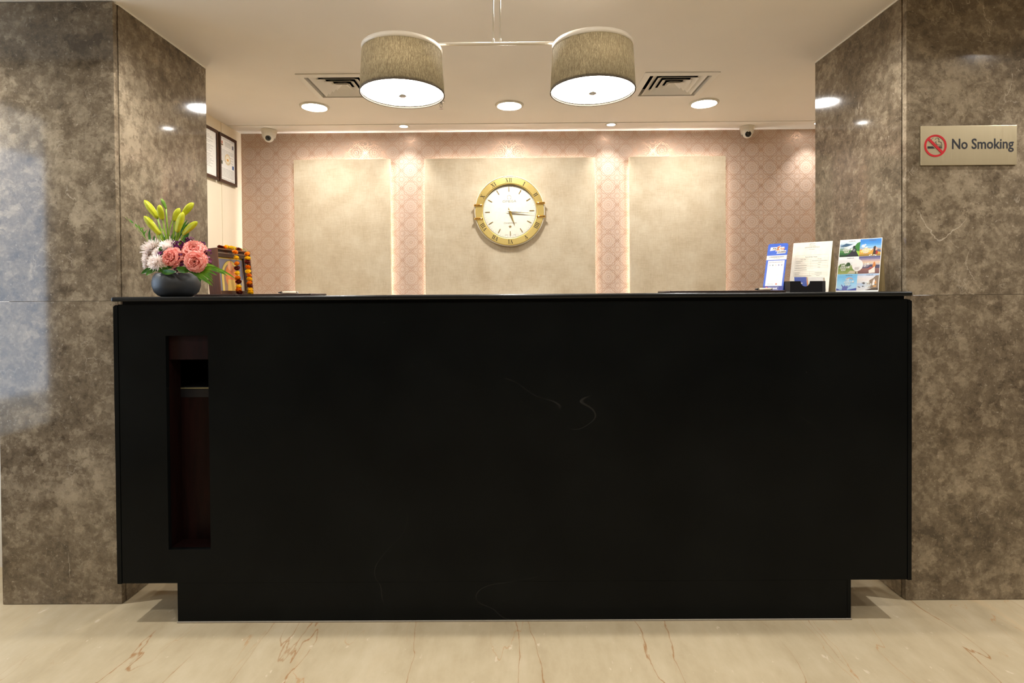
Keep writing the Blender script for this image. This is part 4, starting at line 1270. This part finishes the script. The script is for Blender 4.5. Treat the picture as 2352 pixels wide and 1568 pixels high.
# white chrysanthemums
def mum(px, py, r, dy, ax):
    R = r * K
    return bloom(fp(px, py, dy), ax, R, [(26, -30, .95, .22, .2), (28, -8, 1.0, .22, .2), (28, 10, 1.0, .22, .2), (26, 27, .95, .21, .22), (22, 44, .86, .20, .2), (16, 60, .76, .18, .15), (10, 76, .66, .16, .05)], 0, -.22).build('chrysanthemum', MUM, fl)
mum(350, 566, 25, -.02, (-.35, -.6, .75)); mum(389, 563, 20, -.045, (.0, -.6, .8)); mum(340, 590, 18, -.03, (-.8, -.6, .2)); mum(338, 606, 13, -.03, (-.9, -.5, 0))
mum(358, 600, 19, -.085, (-.35, -.9, .2)); mum(428, 556, 16, .02, (.2, -.3, .9)); mum(366, 580, 15, -.05, (-.2, -.9, .4)); mum(339, 620, 9, -.03, (-.8, -.5, -.2)); mum(384, 548, 12, .03, (0, -.2, 1))
# pink carnations
def carn(px, py, r, dy, ax):
    R = r * K
    return bloom(fp(px, py, dy), ax, R, [(8, -16, .98, 1.0, .12), (8, 2, 1.0, 1.0, .14), (8, 18, .96, .92, .16), (8, 34, .88, .82, .2), (7, 50, .80, .7, .2), (6, 66, .7, .56, .12), (5, 80, .62, .42, .0)], 1, -.22).build('carnation', CARN, fl)
carn(397, 590, 22.5, -.075, (-.15, -1, .15)); carn(448, 573, 25, -.04, (.3, -.75, .6)); carn(451, 600, 24, -.085, (.2, -1, -.05))
# purple statice clusters
def statice(px, py, r, dy, mat, n=26):
    b = B(); c = fp(px, py, dy); R = r * K
    for k in range(n):
        u = Vector((random.gauss(0, 1), random.gauss(0, 1) - .4, random.gauss(0, 1))).normalized()
        q = c + u * R * random.uniform(.55, 1.0)
        s1 = u.orthogonal().normalized(); s2 = u.cross(s1); rr = .0052
        for j in range(5):
            t = 2 * pi * j / 5 + k
            d = (s1 * cos(t) + s2 * sin(t)); e = u * .5 + d
            petal(b, q, e, u, rr * 1.25, rr * 1.2, .1, 0)
    return b.build('statice', mat, fl)
statice(415, 562, 14, -.04, PURP, 34); statice(438, 556, 11, .0, PURP); statice(424, 592, 13, -.06, PURP, 30); statice(376, 585, 12, -.05, PURP); statice(466, 561, 6, -.01, PURP, 10)
statice(481, 580, 7, -.02, PURP, 14); statice(479, 600, 11, -.04, PURP2, 26); statice(408, 612, 10, -.05, PURP, 18); statice(427, 606, 9, -.06, PURP, 16)
# foliage collar and palm fronds
for a, m, c, w, y in (((365, 612), (345, 618), (327, 627), .020, -.05), ((362, 618), (348, 622), (338, 631), .016, -.06), ((358, 600), (340, 602), (328, 606), .014, -.03), ((380, 585), (372, 575), (374, 565), .018, -.06), ((440, 620), (424, 622), (408, 613), .024, -.085),
                   ((455, 618), (464, 632), (462, 646), .018, -.06), ((400, 600), (395, 618), (385, 612), .02, -.08), ((390, 615), (372, 622), (352, 612), .022, -.07), ((430, 612), (445, 622), (462, 626), .022, -.07), ((372, 620), (388, 628), (408, 622), .020, -.085), ((350, 588), (338, 596), (330, 590), .012, -.02)):
    leaf(bez(fp(*a, y + .02), fp(*m, y), fp(*c, y - .005)), w, LEAF)
pr = [((452, 606), (500, 608), (543, 640), .008), ((452, 610), (495, 610), (524, 634), .009), ((455, 612), (490, 614), (512, 628), .009), ((450, 606), (478, 604), (498, 612), .008), ((452, 616), (480, 618), (500, 632), .008)]
pr2 = [((440, 620), (470, 630), (490, 656), .007), ((440, 622), (468, 634), (486, 655), .007), ((444, 618), (474, 626), (492, 650), .007), ((444, 618), (478, 624), (491, 643), .006), ((440, 624), (462, 634), (480, 650), .008), ((448, 616), (478, 620), (490, 636), .006)]
for k, (a, m, c, w) in enumerate(pr + pr2):
    leaf(bez(fp(*a, -.06), fp(*m, -.075), fp(*c, -.07), 7), w * 1.15, PALM, 'palm_leaflet', fold=.12)
